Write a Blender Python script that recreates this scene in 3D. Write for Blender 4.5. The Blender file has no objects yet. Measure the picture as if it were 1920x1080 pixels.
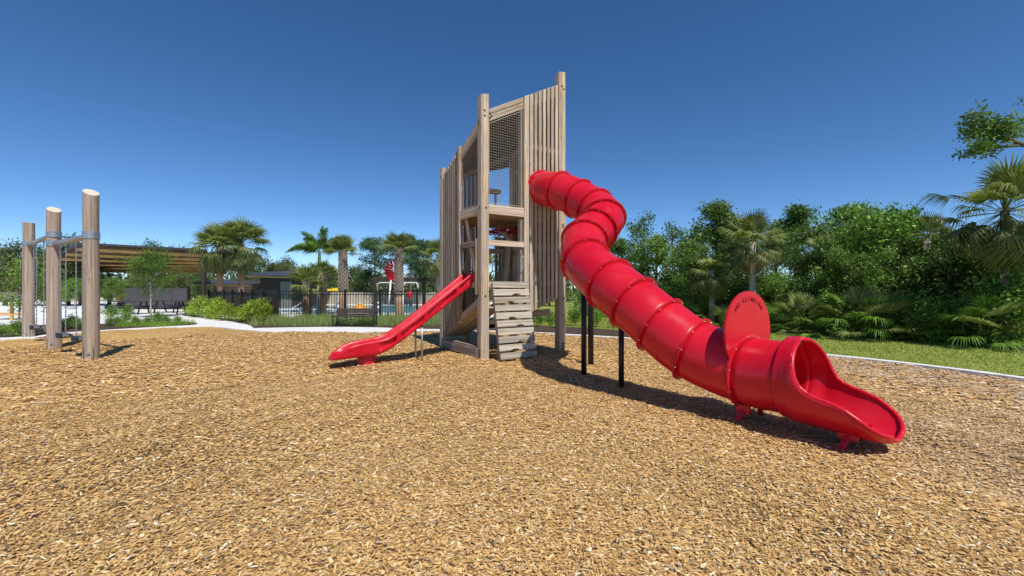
import bpy, math, random
import numpy as np
from mathutils import Vector, Matrix, Euler

sc = bpy.context.scene
COL = sc.collection
RAD = math.radians
rnd = random.Random(11)
nprng = np.random.default_rng(7)

# ------------------------------------------------------------------ camera
FPX = 800.0          # focal length in pixels of the 1920 px wide photograph
CH = 1.5             # eye height
cd = bpy.data.cameras.new('camera'); cam = bpy.data.objects.new('camera', cd); COL.objects.link(cam)
cd.sensor_width = 36.0; cd.lens = 36.0 * FPX / 1920.0
cd.clip_start = 0.05; cd.clip_end = 2000
cam.location = (0, 0, CH); cam.rotation_euler = (RAD(90), 0, 0)
sc.camera = cam
# ------------------------------------------------------------------ sky, sun, exposure
SUN_EL = 56.0
SUN_H = Vector((0.46, -0.888, 0)).normalized()
w = bpy.data.worlds.new('World'); sc.world = w; w.use_nodes = True
nt = w.node_tree; bg = nt.nodes['Background']
sky = nt.nodes.new('ShaderNodeTexSky'); sky.sky_type = 'NISHITA'; sky.sun_disc = False
sky.sun_elevation = RAD(SUN_EL); sky.sun_rotation = math.atan2(SUN_H.x, SUN_H.y)
sky.air_density = 0.55; sky.dust_density = 0.0; sky.ozone_density = 2.0
sky.altitude = 0
hsv = nt.nodes.new('ShaderNodeHueSaturation'); hsv.inputs['Saturation'].default_value = 1.22     # the clear, deep blue air of the photograph
nt.links.new(sky.outputs[0], hsv.inputs['Color']); nt.links.new(hsv.outputs[0], bg.inputs[0]); bg.inputs[1].default_value = 0.15
sd = bpy.data.lights.new('sun', 'SUN'); so = bpy.data.objects.new('sun', sd); COL.objects.link(so)
sd.energy = 4.7; sd.angle = RAD(0.5); sd.color = (1.0, 0.955, 0.88)
sdir = Vector((SUN_H.x * math.cos(RAD(SUN_EL)), SUN_H.y * math.cos(RAD(SUN_EL)), math.sin(RAD(SUN_EL))))
so.rotation_euler = sdir.to_track_quat('Z', 'Y').to_euler(); so.location = (6, -8, 12)
sc.view_settings.view_transform = 'Standard'; sc.view_settings.look = 'None'
sc.view_settings.exposure = 0.0; sc.view_settings.gamma = 1.0
sc.cycles.max_bounces = 6; sc.cycles.diffuse_bounces = 3; sc.cycles.transparent_max_bounces = 6
sc.cycles.sample_clamp_indirect = 6.0

# ------------------------------------------------------------------ helpers
def G(u, v):                       # point of the flat ground seen at a photograph pixel
    Y = CH * FPX / (v - 540.0)
    return Vector(((u - 960.0) * Y / FPX, Y, 0))
def P(u, v, Y):                    # point at depth Y
    return Vector(((u - 960.0) * Y / FPX, Y, CH - (v - 540.0) * Y / FPX))

class MB:
    """collects verts/faces plus a grain coordinate per vertex"""
    def __init__(s): s.v = []; s.f = []; s.g = []
    def add(s, vs, fs, gs=None):
        o = len(s.v); s.v += [tuple(x) for x in vs]
        s.g += [tuple(x) for x in (gs if gs else vs)]
        s.f += [tuple(i + o for i in f) for f in fs]
        return s
    def beam(s, p0, p1, w, h, side=None, ch=0.007, sh0=0.0, sh1=0.0):
        """chamfered board from p0 to p1; w along 'side', h along the third axis; sh* shear the end cuts along w"""
        p0 = Vector(p0); p1 = Vector(p1); d = (p1 - p0); L = d.length; d.normalize()
        if side is None: side = Vector((1, 0, 0)) if abs(d.x) < .9 else Vector((0, 1, 0))
        side = Vector(side); side = (side - d * side.dot(d)).normalized(); up = d.cross(side).normalized()
        a, b = w / 2, h / 2; c = min(ch, a * .6, b * .6)
        prof = [(-a + c, -b), (a - c, -b), (a, -b + c), (a, b - c), (a - c, b), (-a + c, b), (-a, b - c), (-a, -b + c)]
        r = (rnd.uniform(0, 50), rnd.uniform(0, 50), rnd.uniform(0, 50)); vs = []; gs = []
        for e, (p, sh) in enumerate(((p0, sh0), (p1, sh1))):
            for (x, y) in prof:
                vs.append(p + side * x + up * y + d * (sh * x)); gs.append((r[0] + e * L, r[1] + x, r[2] + y))
        n = 8; fs = [(i, (i + 1) % n, n + (i + 1) % n, n + i) for i in range(n)] + [tuple(range(n - 1, -1, -1)), tuple(range(n, 2 * n))]
        return s.add(vs, fs, gs)
    def box(s, c, sx, sy, sz):
        x, y, z = c; a, b, e = sx / 2, sy / 2, sz / 2
        vs = [(x + i * a, y + j * b, z + k * e) for k in (-1, 1) for j in (-1, 1) for i in (-1, 1)]
        r = rnd.uniform(0, 50)
        return s.add(vs, [(0, 2, 3, 1), (4, 5, 7, 6), (0, 1, 5, 4), (2, 6, 7, 3), (0, 4, 6, 2), (1, 3, 7, 5)], [(q[0] + r, q[1], q[2]) for q in vs])
    def tube(s, pts, r, n=8, caps=True):
        pts = [Vector(p) for p in pts]; m = len(pts)
        rr = r if isinstance(r, (list, tuple)) else [r] * m
        t = (pts[1] - pts[0]).normalized(); u = t.orthogonal().normalized(); vs = []; gs = []; acc = 0; ro = rnd.uniform(0, 50)
        for i in range(m):
            if 0 < i < m - 1: t2 = (pts[i + 1] - pts[i - 1]).normalized()
            else: t2 = (pts[min(i + 1, m - 1)] - pts[max(i - 1, 0)]).normalized()
            u = (u - t2 * u.dot(t2)).normalized(); b = t2.cross(u)
            if i: acc += (pts[i] - pts[i - 1]).length
            for k in range(n):
                a = 2 * math.pi * k / n
                vs.append(pts[i] + u * (rr[i] * math.cos(a)) + b * (rr[i] * math.sin(a))); gs.append((acc + ro, rr[i] * math.cos(a), rr[i] * math.sin(a)))
        fs = [(i * n + k, i * n + (k + 1) % n, (i + 1) * n + (k + 1) % n, (i + 1) * n + k) for i in range(m - 1) for k in range(n)]
        if caps: fs += [tuple(range(n - 1, -1, -1)), tuple(range((m - 1) * n, m * n))]
        return s.add(vs, fs, gs)
    def prism(s, poly, d):
        """poly: list of 3-D points of a planar polygon, extruded by vector d"""
        poly = [Vector(p) for p in poly]; d = Vector(d); n = len(poly); r = rnd.uniform(0, 50)
        vs = poly + [p + d for p in poly]
        fs = [tuple(range(n - 1, -1, -1)), tuple(range(n, 2 * n))] + [(i, (i + 1) % n, n + (i + 1) % n, n + i) for i in range(n)]
        return s.add(vs, fs, [(p.x + r, p.y, p.z) for p in vs])
    def grid(s, rows, closed=False):
        m = len(rows); n = len(rows[0]); vs = [p for r in rows for p in r]
        k = n if closed else n - 1
        return s.add(vs, [(i * n + j, i * n + (j + 1) % n, (i + 1) * n + (j + 1) % n, (i + 1) * n + j) for i in range(m - 1) for j in range(k)])
    def mesh(s, name, m, smooth=False):
        me = bpy.data.meshes.new(name); me.from_pydata(s.v, [], s.f); me.materials.append(m)
        at = me.attributes.new('gr', 'FLOAT_VECTOR', 'POINT'); at.data.foreach_set('vector', np.array(s.g, dtype=np.float32).ravel())
        if smooth: me.polygons.foreach_set('use_smooth', [True] * len(me.polygons))
        me.update(); return me
    def build(s, name, m, parent=None, smooth=False):
        return link(name, s.mesh(name, m, smooth), parent)

def link(name, me, parent=None, loc=(0, 0, 0), rot=(0, 0, 0), scale=None):
    o = bpy.data.objects.new(name, me); COL.objects.link(o); o.parent = parent
    o.location = loc; o.rotation_euler = rot
    if scale is not None: o.scale = (scale,) * 3 if isinstance(scale, (int, float)) else scale
    return o
def tag(o, label, cat, group=None, kind=None):
    if label: o['label'] = label
    if cat: o['category'] = cat
    if group: o['group'] = group
    if kind: o['kind'] = kind
    return o
def thing(name, label, cat, loc=(0, 0, 0), rz=0.0, group=None, scale=None):
    return tag(link(name, None, None, loc, (0, 0, rz), scale), label, cat, group)
def struct(o): o['kind'] = 'structure'; return o
def bevel(o, wd, seg=2):
    m = o.modifiers.new('bevel', 'BEVEL'); m.width = wd; m.segments = seg; m.limit_method = 'ANGLE'; return o
def np_mesh(name, V, F, m, col=None, smooth=False):
    """V (n,3), F (k,3|4) arrays"""
    V = np.asarray(V, np.float32); F = np.asarray(F, np.int32); k, q = F.shape
    me = bpy.data.meshes.new(name); me.vertices.add(len(V)); me.vertices.foreach_set('co', V.ravel())
    me.loops.add(k * q); me.loops.foreach_set('vertex_index', F.ravel())
    me.polygons.add(k); me.polygons.foreach_set('loop_start', np.arange(0, k * q, q, dtype=np.int32))
    try: me.polygons.foreach_set('loop_total', np.full(k, q, np.int32))
    except Exception: pass
    if smooth: me.polygons.foreach_set('use_smooth', [True] * k)
    if col is not None:
        at = me.attributes.new('col', 'FLOAT_COLOR', 'POINT'); c = np.ones((len(V), 4), np.float32); c[:, :3] = col
        at.data.foreach_set('color', c.ravel())
    me.materials.append(m); me.update(calc_edges=True); me.validate(); return me

# ------------------------------------------------------------------ materials
def _mat(name):
    m = bpy.data.materials.new(name); m.use_nodes = True
    return m, m.node_tree.nodes, m.node_tree.links, m.node_tree.nodes['Principled BSDF']
def mat(name, c, rough=.6, spec=.5, scale=6.0, amt=.25, bump=0.0, bscale=None, metal=0.0, coord='Object', c2=None, stretch=None, objrand=0.0, detail=6):
    m, N, L, b = _mat(name)
    b.inputs['Roughness'].default_value = rough; b.inputs['Specular IOR Level'].default_value = spec; b.inputs['Metallic'].default_value = metal
    if coord == 'gr':
        tc = N.new('ShaderNodeAttribute'); tc.attribute_name = 'gr'; src = tc.outputs['Vector']
    else:
        tc = N.new('ShaderNodeTexCoord'); src = tc.outputs[coord]
    if stretch:
        mp = N.new('ShaderNodeMapping'); mp.inputs['Scale'].default_value = stretch; L.new(src, mp.inputs[0]); src = mp.outputs[0]
    n = N.new('ShaderNodeTexNoise'); n.inputs['Scale'].default_value = scale; n.inputs['Detail'].default_value = detail; n.inputs['Roughness'].default_value = .62
    L.new(src, n.inputs['Vector'])
    r = N.new('ShaderNodeValToRGB'); r.color_ramp.elements[0].position = .3; r.color_ramp.elements[1].position = .7
    lo = [max(0, x * (1 - amt)) for x in c]; hi = [min(1, x * (1 + amt)) for x in (c2 or c)]
    if c2: lo = list(c)
    r.color_ramp.elements[0].color = (*lo, 1); r.color_ramp.elements[1].color = (*hi, 1)
    L.new(n.outputs['Fac'], r.inputs[0]); out = r.outputs[0]
    if objrand:
        oi = N.new('ShaderNodeObjectInfo'); mr = N.new('ShaderNodeMapRange'); mr.inputs['To Min'].default_value = 1 - objrand; mr.inputs['To Max'].default_value = 1 + objrand
        L.new(oi.outputs['Random'], mr.inputs['Value']); hs = N.new('ShaderNodeHueSaturation'); L.new(mr.outputs[0], hs.inputs['Value']); L.new(out, hs.inputs['Color']); out = hs.outputs[0]
    L.new(out, b.inputs['Base Color'])
    if bump:
        n2 = N.new('ShaderNodeTexNoise'); n2.inputs['Scale'].default_value = bscale or scale * 4; n2.inputs['Detail'].default_value = 5
        L.new(src, n2.inputs['Vector']); bp = N.new('ShaderNodeBump'); bp.inputs['Strength'].default_value = bump; bp.inputs['Distance'].default_value = .01
        L.new(n2.outputs['Fac'], bp.inputs['Height']); L.new(bp.outputs[0], b.inputs['Normal'])
    return m
def wood(name, c_dark, c_light, grey=(.30, .27, .23), g_amt=.5):
    """weathered timber: grain along the board, silvery patches, knots; a tint of its own per board"""
    m, N, L, b = _mat(name); b.inputs['Roughness'].default_value = .8; b.inputs['Specular IOR Level'].default_value = .2
    at = N.new('ShaderNodeAttribute'); at.attribute_name = 'gr'
    def noise(scale, st, det=6, dist=0.0):
        mp = N.new('ShaderNodeMapping'); mp.inputs['Scale'].default_value = st; L.new(at.outputs['Vector'], mp.inputs[0])
        n = N.new('ShaderNodeTexNoise'); n.inputs['Scale'].default_value = scale; n.inputs['Detail'].default_value = det; n.inputs['Distortion'].default_value = dist
        L.new(mp.outputs[0], n.inputs['Vector']); return n.outputs['Fac']
    g = noise(6, (.35, 9, 9), 6, .8); ra = N.new('ShaderNodeValToRGB'); e = ra.color_ramp.elements
    e[0].position = .36; e[0].color = (*c_dark, 1); e[1].position = .60; e[1].color = (*c_light, 1); L.new(g, ra.inputs[0])
    p = noise(1.3, (1, 3, 3), 5); rp = N.new('ShaderNodeMapRange'); rp.inputs['From Min'].default_value = .38; rp.inputs['From Max'].default_value = .68; rp.inputs['To Max'].default_value = g_amt; L.new(p, rp.inputs['Value'])
    oi = N.new('ShaderNodeObjectInfo'); ad = N.new('ShaderNodeMath'); ad.operation = 'MULTIPLY_ADD'; ad.inputs[1].default_value = .35; L.new(oi.outputs['Random'], ad.inputs[0]); L.new(rp.outputs[0], ad.inputs[2])
    mx = N.new('ShaderNodeMix'); mx.data_type = 'RGBA'; L.new(ad.outputs[0], mx.inputs[0]); L.new(ra.outputs[0], mx.inputs[6]); mx.inputs[7].default_value = (*grey, 1)
    # knots
    mp = N.new('ShaderNodeMapping'); mp.inputs['Scale'].default_value = (1.3, 5, 5); L.new(at.outputs['Vector'], mp.inputs[0])
    vo = N.new('ShaderNodeTexVoronoi'); vo.inputs['Scale'].default_value = 1.6; L.new(mp.outputs[0], vo.inputs['Vector'])
    kr = N.new('ShaderNodeMapRange'); kr.inputs['From Min'].default_value = .05; kr.inputs['From Max'].default_value = .13; kr.inputs['To Min'].default_value = .55; kr.inputs['To Max'].default_value = 0; L.new(vo.outputs['Distance'], kr.inputs['Value'])
    m2 = N.new('ShaderNodeMix'); m2.data_type = 'RGBA'; L.new(kr.outputs[0], m2.inputs[0]); L.new(mx.outputs[2], m2.inputs[6]); m2.inputs[7].default_value = (.10, .06, .035, 1)
    # long weather streaks and stains
    sk = noise(1.0, (.30, 22, 22), 4, .4); sr = N.new('ShaderNodeMapRange'); sr.inputs['From Min'].default_value = .40; sr.inputs['From Max'].default_value = .62; sr.inputs['To Min'].default_value = .74; sr.inputs['To Max'].default_value = 1.2; L.new(sk, sr.inputs['Value'])
    h2 = N.new('ShaderNodeHueSaturation'); L.new(sr.outputs[0], h2.inputs['Value']); L.new(m2.outputs[2], h2.inputs['Color'])
    hs = N.new('ShaderNodeHueSaturation'); mr = N.new('ShaderNodeMapRange'); mr.inputs['To Min'].default_value = .74; mr.inputs['To Max'].default_value = 1.2
    L.new(oi.outputs['Random'], mr.inputs['Value']); L.new(mr.outputs[0], hs.inputs['Value']); L.new(h2.outputs[0], hs.inputs['Color']); L.new(hs.outputs[0], b.inputs['Base Color'])
    bp = N.new('ShaderNodeBump'); bp.inputs['Strength'].default_value = .35; bp.inputs['Distance'].default_value = .006; L.new(g, bp.inputs['Height']); L.new(bp.outputs[0], b.inputs['Normal'])
    return m
def leaf_mat(name, tint=(1, 1, 1), trans=.35, rough=.45, var=.25):
    m, N, L, b = _mat(name)
    at = N.new('ShaderNodeAttribute'); at.attribute_name = 'col'
    oi = N.new('ShaderNodeObjectInfo'); mr = N.new('ShaderNodeMapRange'); mr.inputs['To Min'].default_value = 1 - var; mr.inputs['To Max'].default_value = 1 + var; L.new(oi.outputs['Random'], mr.inputs['Value'])
    hs = N.new('ShaderNodeHueSaturation'); L.new(mr.outputs[0], hs.inputs['Value']); L.new(at.outputs['Color'], hs.inputs['Color'])
    mu = N.new('ShaderNodeMix'); mu.data_type = 'RGBA'; mu.blend_type = 'MULTIPLY'; mu.inputs[0].default_value = 1; L.new(hs.outputs[0], mu.inputs[6]); mu.inputs[7].default_value = (*tint, 1)
    L.new(mu.outputs[2], b.inputs['Base Color']); b.inputs['Roughness'].default_value = rough; b.inputs['Specular IOR Level'].default_value = .35
    tr = N.new('ShaderNodeBsdfTranslucent'); L.new(mu.outputs[2], tr.inputs[0])
    ms = N.new('ShaderNodeMixShader'); ms.inputs[0].default_value = trans; L.new(b.outputs[0], ms.inputs[1]); L.new(tr.outputs[0], ms.inputs[2]); L.new(ms.outputs[0], N['Material Output'].inputs[0])
    return m
def colmat(name, rough=.85):
    m, N, L, b = _mat(name); at = N.new('ShaderNodeAttribute'); at.attribute_name = 'col'; L.new(at.outputs['Color'], b.inputs['Base Color'])
    b.inputs['Roughness'].default_value = rough; b.inputs['Specular IOR Level'].default_value = .2; return m

M = {}
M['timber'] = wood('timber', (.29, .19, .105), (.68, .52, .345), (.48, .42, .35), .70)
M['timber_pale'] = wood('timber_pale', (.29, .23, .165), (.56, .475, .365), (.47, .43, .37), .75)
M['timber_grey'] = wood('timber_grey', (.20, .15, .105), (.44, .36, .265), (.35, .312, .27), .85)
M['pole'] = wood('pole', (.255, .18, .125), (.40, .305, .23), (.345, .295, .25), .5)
M['timber_brown_shaded'] = wood('timber_brown_shaded', (.09, .055, .03), (.17, .11, .065), (.13, .10, .075), .3)  # less weathered brown wood, with the tower's inside shade put into its colour
m, N, L, b = _mat('cut_wood'); M['cutend'] = m      # sawn end grain with growth rings
at_ = N.new('ShaderNodeAttribute'); at_.attribute_name = 'gr'; wv_ = N.new('ShaderNodeTexWave'); wv_.wave_type = 'RINGS'; wv_.rings_direction = 'Z'; wv_.inputs['Scale'].default_value = 14; wv_.inputs['Distortion'].default_value = 1.6; wv_.inputs['Detail'].default_value = 3
L.new(at_.outputs['Vector'], wv_.inputs['Vector']); r_ = N.new('ShaderNodeValToRGB'); r_.color_ramp.elements[0].color = (.52, .40, .27, 1); r_.color_ramp.elements[1].color = (.76, .69, .57, 1); L.new(wv_.outputs['Fac'], r_.inputs[0]); L.new(r_.outputs[0], b.inputs['Base Color']); b.inputs['Roughness'].default_value = .85
M['red'] = mat('red_plastic', (.52, .002, .016), .27, .34, 1.7, .08, bump=.03, bscale=9, c2=(.585, .014, .030))
m = M['red']; N = m.node_tree.nodes; L = m.node_tree.links      # scuffed and polished patches
n_ = N.new('ShaderNodeTexNoise'); n_.inputs['Scale'].default_value = 5.0; n_.inputs['Detail'].default_value = 8; r_ = N.new('ShaderNodeMapRange'); r_.inputs['From Min'].default_value = .35; r_.inputs['From Max'].default_value = .7; r_.inputs['To Min'].default_value = .22; r_.inputs['To Max'].default_value = .42
t_ = N.new('ShaderNodeTexCoord'); L.new(t_.outputs['Object'], n_.inputs['Vector']); L.new(n_.outputs['Fac'], r_.inputs['Value']); L.new(r_.outputs[0], N['Principled BSDF'].inputs['Roughness'])
M['redtext'] = mat('red_engraving', (.24, .003, .010), .6, .3, 3, .1)
M['steel'] = mat('galvanised_steel', (.40, .42, .44), .42, .5, 30, .2, metal=.75)
M['black'] = mat('black_powder_coat', (.012, .012, .013), .45, .4, 20, .3)
M['bolt'] = mat('bolt_metal', (.045, .042, .04), .5, .5, 20, .3, metal=.3)
M['boltw'] = mat('bright_bolt', (.6, .58, .55), .4, .5, 20, .2, metal=.6)
M['wire'] = mat('net_wire', (.42, .40, .35), .6, .3, 40, .2)
M['belt'] = mat('rubber_belt', (.018, .024, .036), .4, .5, 20, .3)
M['rope'] = mat('red_rope', (.42, .02, .03), .8, .2, 40, .3)
M['concrete'] = mat('concrete', (.72, .71, .68), .85, .2, 1.2, .09, bump=.15, bscale=60)
M['kerb'] = mat('kerb_concrete', (.74, .725, .69), .85, .2, 5, .16, bump=.15, bscale=60)
M['bedmulch'] = mat('dark_mulch', (.035, .024, .018), .95, .1, 30, .5, c2=(.085, .058, .042), bump=1.0, bscale=45)
M['soffit'] = mat('soffit_boards', (.085, .05, .028), .7, .2, 3, .25, stretch=(1, 14, 1))
M['rafter'] = mat('golden_rafter', (.62, .37, .13), .6, .3, 3, .2)
M['roofmetal'] = mat('dark_roof_metal', (.055, .055, .058), .5, .4, 4, .2)
M['darkbrown'] = mat('dark_brown_boards', (.050, .036, .030), .6, .3, 8, .35)
M['taupe'] = mat('taupe_board', (.22, .19, .18), .7, .3, 3, .1)
M['beige'] = mat('beige_wall', (.46, .40, .32), .8, .2, 4, .1)
M['water'] = mat('pool_water', (.12, .42, .50), .06, .5, 2, .12, bump=.25, bscale=3)
M['yellow'] = mat('yellow_canvas', (.75, .48, .02), .8, .2, 4, .1)
M['white'] = mat('white_paint', (.72, .74, .74), .45, .4, 6, .08)
M['orange'] = mat('orange_plastic', (.75, .30, .02), .45, .4, 5, .1)
M['trunk'] = mat('bark', (.16, .125, .095), .9, .1, 7, .4, coord='gr', stretch=(.6, 6, 6), bump=.8, bscale=14)
M['trunk_pale'] = mat('pale_bark', (.36, .325, .28), .9, .1, 6, .3, coord='gr', stretch=(.6, 5, 5), bump=.5, bscale=14)
M['palmtrunk'] = mat('palm_trunk', (.42, .25, .15), .9, .1, 6, .35, coord='gr', stretch=(6, 1, 1), bump=.6, bscale=10)
M['palmgrey'] = mat('grey_palm_trunk', (.36, .32, .28), .9, .1, 5, .25, coord='gr', stretch=(7, 1, 1), bump=.5, bscale=10)
M['boot'] = mat('palm_boot', (.40, .33, .26), .9, .1, 9, .35, coord='gr')
M['leaf'] = leaf_mat('leaf'); M['frond'] = leaf_mat('palm_frond', tint=(1.25, 1.22, 1.15), trans=.40, rough=.38, var=.22)
M['chip'] = colmat('wood_chip'); M['grassblade'] = leaf_mat('grass_blade', trans=.3, var=0)

# ================================================================== GROUND
KERB = [(-34, 7.5), (-22, 10.2), (-14.85, 12.45), (-14.7, 13.6), (-14.2, 14.9), (-13.3, 16.0), (-12.2, 16.5), (-11.2, 16.3), (-10.2, 15.6), (-9.2, 15.05), (-8.2, 14.72),
        (-5.85, 14.6), (-3.7, 14.75), (-1.2, 14.8), (.6, 14.3), (1.75, 13.65), (3.57, 12.55), (5.3, 11.15), (6.96, 9.5), (7.86, 8.28), (8.42, 7.0), (8.7, 5.4), (8.8, 2), (8.8, -6)]
KV = [Vector((x, y)) for x, y in KERB]
def smooth_line(pts, sub=4):
    out = []
    n = len(pts)
    for i in range(n - 1):
        p0, p1, p2, p3 = pts[max(i - 1, 0)], pts[i], pts[i + 1], pts[min(i + 2, n - 1)]
        for k in range(sub):
            t = k / sub
            out.append(.5 * ((2 * p1) + (p2 - p0) * t + (2 * p0 - 5 * p1 + 4 * p2 - p3) * t * t + (3 * p1 - p0 - 3 * p2 + p3) * t ** 3))
    out.append(pts[-1]); return out
KL = smooth_line(KV, 4)
PLAY = KL + [Vector((-34, -6))]
def inside(poly, X, Y):
    px = np.array([p[0] for p in poly]); py = np.array([p[1] for p in poly]); r = np.zeros(len(X), bool); j = len(px) - 1
    for i in range(len(px)):
        c = ((py[i] > Y) != (py[j] > Y)) & (X < (px[j] - px[i]) * (Y - py[i]) / (py[j] - py[i] + 1e-12) + px[i]); r ^= c; j = i
    return r
def sheet(name, poly, z, m):
    me = bpy.data.meshes.new(name); me.from_pydata([(p[0], p[1], z) for p in poly], [], [tuple(range(len(poly)))]); me.materials.append(m)
    me.update()
    o = link(name, me); 
    if me.polygons[0].normal.z < 0: me.flip_normals()
    return struct(o)
# lawn / terrain sheet to the horizon
m, N, L, b = _mat('lawn_grass'); M['lawn'] = m
tc = N.new('ShaderNodeTexCoord'); n1 = N.new('ShaderNodeTexNoise'); n1.inputs['Scale'].default_value = 60; n1.inputs['Detail'].default_value = 6; L.new(tc.outputs['Object'], n1.inputs['Vector'])
n2 = N.new('ShaderNodeTexNoise'); n2.inputs['Scale'].default_value = .8; n2.inputs['Detail'].default_value = 4; L.new(tc.outputs['Object'], n2.inputs['Vector'])
ad = N.new('ShaderNodeMath'); ad.operation = 'ADD'; L.new(n1.outputs['Fac'], ad.inputs[0]); L.new(n2.outputs['Fac'], ad.inputs[1])
r = N.new('ShaderNodeValToRGB'); r.color_ramp.elements[0].position = .35; r.color_ramp.elements[1].position = .68; hm = N.new('ShaderNodeMath'); hm.operation = 'MULTIPLY'; hm.inputs[1].default_value = .5
L.new(ad.outputs[0], hm.inputs[0]); L.new(hm.outputs[0], r.inputs[0]); r.color_ramp.elements[0].color = (.18, .23, .04, 1); r.color_ramp.elements[1].color = (.33, .37, .085, 1)
L.new(r.outputs[0], b.inputs['Base Color']); b.inputs['Roughness'].default_value = .9; b.inputs['Specular IOR Level'].default_value = .1
bp = N.new('ShaderNodeBump'); bp.inputs['Strength'].default_value = .8; bp.inputs['Distance'].default_value = .02; L.new(n1.outputs['Fac'], bp.inputs['Height']); L.new(bp.outputs[0], b.inputs['Normal'])
sheet('lawn', [(-700, -60), (-34, -60), (-34, -6)] + [tuple(p) for p in KL] + [(8.8, -60), (700, -60), (700, 900), (-700, 900)], -.03, M['lawn'])
# wood-chip ground material
m, N, L, b = _mat('chip_ground'); M['chipground'] = m
tc = N.new('ShaderNodeTexCoord'); mp = N.new('ShaderNodeMapping'); mp.inputs['Scale'].default_value = (1, 1, 1); L.new(tc.outputs['Object'], mp.inputs[0])
wv = N.new('ShaderNodeTexNoise'); wv.inputs['Scale'].default_value = 9; wv.inputs['Detail'].default_value = 3; L.new(mp.outputs[0], wv.inputs['Vector'])
mxv = N.new('ShaderNodeMix'); mxv.data_type = 'RGBA'; mxv.blend_type = 'ADD'; mxv.inputs[0].default_value = .12; L.new(mp.outputs[0], mxv.inputs[6]); L.new(wv.outputs['Color'], mxv.inputs[7])
vo = N.new('ShaderNodeTexVoronoi'); vo.inputs['Scale'].default_value = 34; L.new(mxv.outputs[2], vo.inputs['Vector'])
sep = N.new('ShaderNodeSeparateColor'); L.new(vo.outputs['Color'], sep.inputs[0])
r = N.new('ShaderNodeValToRGB'); e = r.color_ramp.elements; e[0].position = 0; e[0].color = (.30, .165, .06, 1); e[1].position = 1; e[1].color = (.78, .54, .25, 1)
for q, c in ((.22, (.46, .27, .105)), (.55, (.56, .33, .115)), (.82, (.62, .385, .14))):
    x = e.new(q); x.color = (*c, 1)
L.new(sep.outputs[0], r.inputs[0])
ln = N.new('ShaderNodeTexNoise'); ln.inputs['Scale'].default_value = .55; ln.inputs['Detail'].default_value = 5; L.new(tc.outputs['Object'], ln.inputs['Vector'])
mr = N.new('ShaderNodeMapRange'); mr.inputs['From Min'].default_value = .3; mr.inputs['From Max'].default_value = .7; mr.inputs['To Min'].default_value = .82; mr.inputs['To Max'].default_value = 1.15; L.new(ln.outputs['Fac'], mr.inputs['Value'])
hs = N.new('ShaderNodeHueSaturation'); L.new(mr.outputs[0], hs.inputs['Value']); L.new(r.outputs[0], hs.inputs['Color']); L.new(hs.outputs[0], b.inputs['Base Color'])
b.inputs['Roughness'].default_value = .9; b.inputs['Specular IOR Level'].default_value = .15
bp = N.new('ShaderNodeBump'); bp.inputs['Strength'].default_value = .9; bp.inputs['Distance'].default_value = .02; L.new(sep.outputs[1], bp.inputs['Height']); L.new(bp.outputs[0], b.inputs['Normal'])

# worn hollows at the slide exits and under the swings, chips heaped by the tower and the posts
DIPS = [(3.75, 3.35, .5, -.06), (4.3, 2.9, .5, .02), (-3.9, 8.05, .45, -.055), (-1.0, 9.35, .35, .045), (-.5, 8.75, .3, .03), (-9.7, 9.5, .5, -.05), (-10.8, 10.2, .5, -.05), (-8.97, 9.0, .35, .03), (1.2, 10.0, .3, .03), (.2, 8.7, .3, .02)]
def hgt(X, Y):       # gentle unevenness of the loose fill
    return .016 * np.sin(X * 1.7 + .6) * np.cos(Y * 1.3) + .012 * np.sin(X * 3.9 + Y * 2.1) + .007 * np.sin(X * 8.3 - Y * 6.7) - .012 + .004 * np.sin(X * 11.1 + Y * 3.3) * np.sin(Y * 9.7 - X * 2.2) + sum(a * np.exp(-((X - cx) ** 2 + (Y - cy) ** 2) / r ** 2) for cx, cy, r, a in DIPS)
# playground surface: fine grid clipped to the play area
gx = np.arange(-34, 9.01, .125); gy = np.arange(-3, 17.01, .125)
GX, GY = np.meshgrid(gx, gy); idx = np.arange(GX.size).reshape(GX.shape)
cx = (GX[:-1, :-1] + .0625).ravel(); cy = (GY[:-1, :-1] + .0625).ravel(); ok = inside(PLAY, cx, cy)
qs = np.stack([idx[:-1, :-1].ravel(), idx[:-1, 1:].ravel(), idx[1:, 1:].ravel(), idx[1:, :-1].ravel()], 1)[ok]
used, inv = np.unique(qs, return_inverse=True); VX = GX.ravel()[used]; VY = GY.ravel()[used]
struct(link('wood_chip_ground', np_mesh('wood_chip_ground', np.stack([VX, VY, hgt(VX, VY) - .006], 1), inv.reshape(-1, 4), M['chipground'], smooth=True)))
sheet('wood_chip_margin', [(-34.5, -61), (9.2, -61), (9.2, 8)] + [(p.x, p.y) for p in KL[::-1]], -.15, M['chipground'])

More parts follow.
